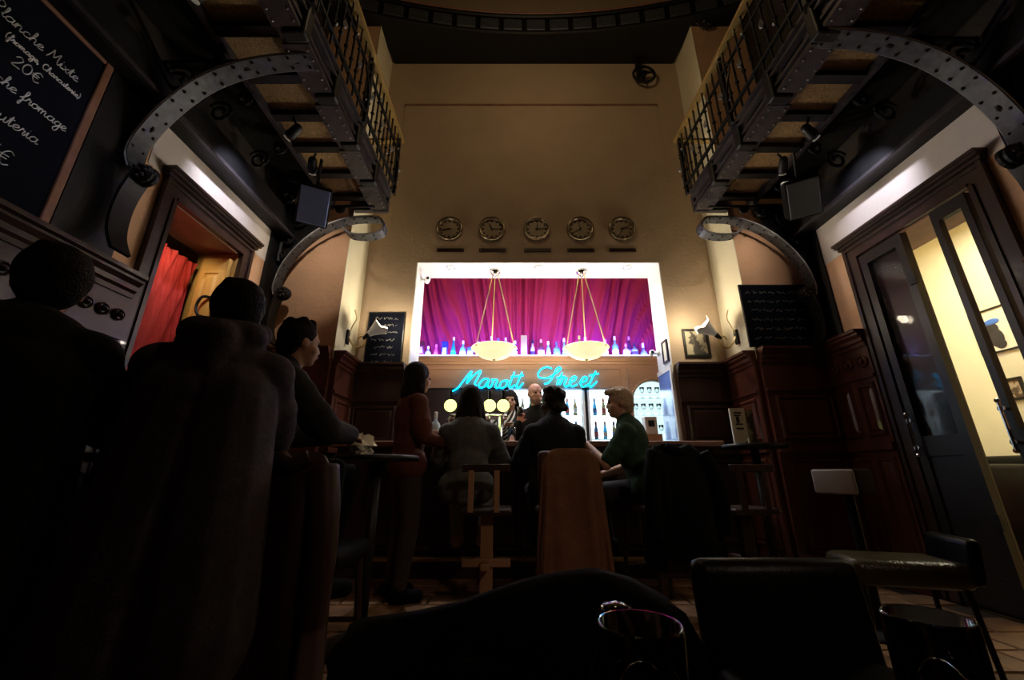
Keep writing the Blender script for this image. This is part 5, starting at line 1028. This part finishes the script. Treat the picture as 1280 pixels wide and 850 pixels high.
    if m_.v: m_.build('beard' if hair == 'bald' else 'hair', hairm, t, local=True, fuse=0.008, smooth_it=2, dec=0.5)
    return t
cl('navy', (0.0035, 0.0035, 0.007)); mat('tan_shoe', (0.45, 0.25, 0.14), 0.7); cl('grey_hoodie', (0.075, 0.062, 0.085)); cl('dark_jacket', (0.018, 0.016, 0.018)); cl('rust', (0.115, 0.032, 0.015)); cl('denim_grey', (0.10, 0.10, 0.085)); cl('pale_jeans', (0.22, 0.21, 0.20)); cl('dark_jeans', (0.03, 0.028, 0.032)); cl('black_top', (0.008, 0.008, 0.012)); cl('green_shirt', (0.025, 0.065, 0.035)); cl('brown_trousers', (0.05, 0.035, 0.03))
mat('dark_hair', (0.014, 0.010, 0.008), 0.75, spec=0.2, var=0.3, scale=60, bump=0.6, bscale=140); mat('brown_hair', (0.055, 0.028, 0.015), 0.7, spec=0.3, var=0.3, scale=60, bump=0.6, bscale=140); mat('blond_hair', (0.62, 0.44, 0.28), 0.6, var=0.3, scale=60, bump=0.6, bscale=120); mat('grey_beard', (0.30, 0.20, 0.16), 0.8, var=0.2); mat('pink_skin', (0.80, 0.42, 0.32), 0.45, var=0.08, scale=12); mat('dark_skin', (0.10, 0.05, 0.035), 0.5, var=0.1)
m = mat('stripes', (0.7, 0.68, 0.64), 0.85, var=0); nt = m.node_tree; tc = nt.nodes.new('ShaderNodeTexCoord'); wv = nt.nodes.new('ShaderNodeTexWave'); wv.bands_direction = 'DIAGONAL'; wv.inputs['Scale'].default_value = 11; rp = nt.nodes.new('ShaderNodeValToRGB'); rp.color_ramp.interpolation = 'CONSTANT'; rp.color_ramp.elements[0].color = (0.012, 0.012, 0.015, 1); rp.color_ramp.elements[1].position = 0.6; rp.color_ramp.elements[1].color = (0.75, 0.72, 0.66, 1)
nt.links.new(tc.outputs['Object'], wv.inputs[0]); nt.links.new(wv.outputs['Fac'], rp.inputs[0]); nt.links.new(rp.outputs[0], nt.nodes['Principled BSDF'].inputs['Base Color'])
def seated(hs, lean=0.06, twist=0.0, arm=((-.27, .16, .28), (.27, .16, .28)), wr=((-.14, .40, .46), (.14, .40, .46)), foot=0.30, kn=0.40, head=(0, .13, .735), legs=None):
    j = dict(hip=((-.09, 0, hs + .09), (.09, 0, hs + .09)), knee=((-.13, kn, hs + .07), (.13, kn, hs + .07)), ankle=((-.10, kn - .06, foot + .07), (.10, kn - .06, foot + .07)), waist=(0, lean * .3, hs + .24), chest=(0, lean, hs + .42), neck=(0, lean * 1.3 + .01, hs + .59), head=(head[0], lean + head[1] - .06, hs + head[2]),
        sh=((-.165, lean, hs + .49), (.165, lean, hs + .49)), elbow=tuple((a, b + lean, hs + c) for a, b, c in arm), wrist=tuple((a, b + lean, hs + c) for a, b, c in wr))
    if legs: j.update(legs)
    return j
def standing(h=1.68, arm=None, wr=None):
    k = h / 1.70
    return dict(hip=((-.09, 0, .90 * k), (.09, 0, .90 * k)), knee=((-.10, .02, .49 * k), (.10, .02, .49 * k)), ankle=((-.10, -.02, .09), (.10, -.02, .09)), waist=(0, 0, 1.06 * k), chest=(0, 0, 1.26 * k), neck=(0, .01, 1.44 * k), head=(0, .04, 1.575 * k), sh=((-.16, 0, 1.355 * k), (.16, 0, 1.355 * k)), elbow=arm or ((-.24, .02, 1.10 * k), (.24, .02, 1.10 * k)), wrist=wr or ((-.12, .22, 1.12 * k), (.12, .22, 1.12 * k)))
# guests at the bar
person('standing woman in a rust jacket with wavy dark hair at the left of the bar', (-0.80, 3.20, 0), R(-58), standing(1.70, ((-.24, .03, 1.10), (.22, .04, 1.10)), ((-.12, .26, 1.14), (.12, .24, 1.06))), None, 'rust', 'brown_trousers', 'dark_hair', 'wavy', build=0.95)
person('seated woman with long straight dark hair and grey denim jacket', (-0.335, 3.16, 0), 0, seated(0.655, 0.05, wr=((-.12, .40, .485), (.12, .40, .485))), None, 'denim_grey', 'pale_jeans', 'dark_hair', 'long', build=0.98, shoes='tan_shoe')
person('man in black with curly dark hair turned to the left at the bar', (0.33, 3.10, 0), R(5), seated(0.64, 0.05, wr=((-.16, .44, .50), (.14, .44, .50))), None, 'black_top', 'dark_jeans', 'dark_hair', 'bun', head_yaw=R(38), skinm='dark_skin', build=1.0)
person('man in a dark green T-shirt with blond curly hair in profile', (0.98, 3.10, 0), R(62), seated(0.63, 0.08, arm=((-.25, .14, .27), (.26, .10, .26)), wr=((-.05, .40, .48), (.12, .34, .18))), None, 'green_shirt', 'dark_jeans', 'blond_hair', 'curly_top', head_yaw=R(22), sleeve=0.42, topname='shirt', loose=0.014)
# bar staff
person('bald bearded man in dark clothes behind the counter raising a hand', (0.27, 4.44, 0), R(160), standing(1.80, ((-.23, .04, 1.16), (.26, .10, 1.12)), ((-.12, .24, 1.15), (.14, .20, 1.34))), None, 'black_top', 'dark_jeans', 'grey_beard', 'bald', beard=True, head_yaw=R(40), skinm='pink_skin', topname='shirt', curls=(0.5, 0.75))
person('dark-haired barmaid in a striped top behind the beer taps', (-0.02, 4.80, 0), R(178), standing(1.78, ((-.22, .05, 1.18), (.22, .05, 1.18)), ((-.10, .26, 1.26), (.06, .26, 1.32))), None, 'stripes', 'dark_jeans', 'dark_hair', 'long', topname='shirt')
m_ = MB().lathe([(0, 0), (0.024, 0), (0.031, 0.05), (0.033, 0.10), (0.031, 0.10), (0.022, 0.006), (0, 0.006)], (0.085, 4.215, 1.40), 16)
tag(m_.build('cup', 'black_glass', None, True), 'dark cup held up by the bald man behind the counter', 'cup')
# men on the left
person('man in dark navy seen from behind at the far left', (-1.51, 1.13, 0), R(32), seated(0.715, 0.06, arm=((-.24, .15, .28), (.24, .15, .28)), wr=((-.14, .36, .30), (.14, .36, .30))), None, 'navy', 'black_cloth', 'dark_hair', 'short', build=1.06, loose=0.03, head_yaw=R(20), skirt=0.42)
person('man in a grey hoodie seen from behind on the left', (-1.07, 1.40, 0), R(24), seated(0.715, 0.05, arm=((-.22, .14, .28), (.21, .14, .28)), wr=((-.14, .34, .28), (.12, .34, .28))), None, 'grey_hoodie', 'black_cloth', 'dark_hair', 'short', build=1.02, hoodie=True, loose=0.028, head_yaw=R(14), skirt=0.42)
person('man in a dark jacket in profile beyond the hooded man', (-1.20, 1.93, 0), R(-42), seated(0.755, 0.05, wr=((-.12, .34, .28), (.12, .34, .28))), None, 'dark_jacket', 'black_cloth', 'dark_hair', 'short', loose=0.025)
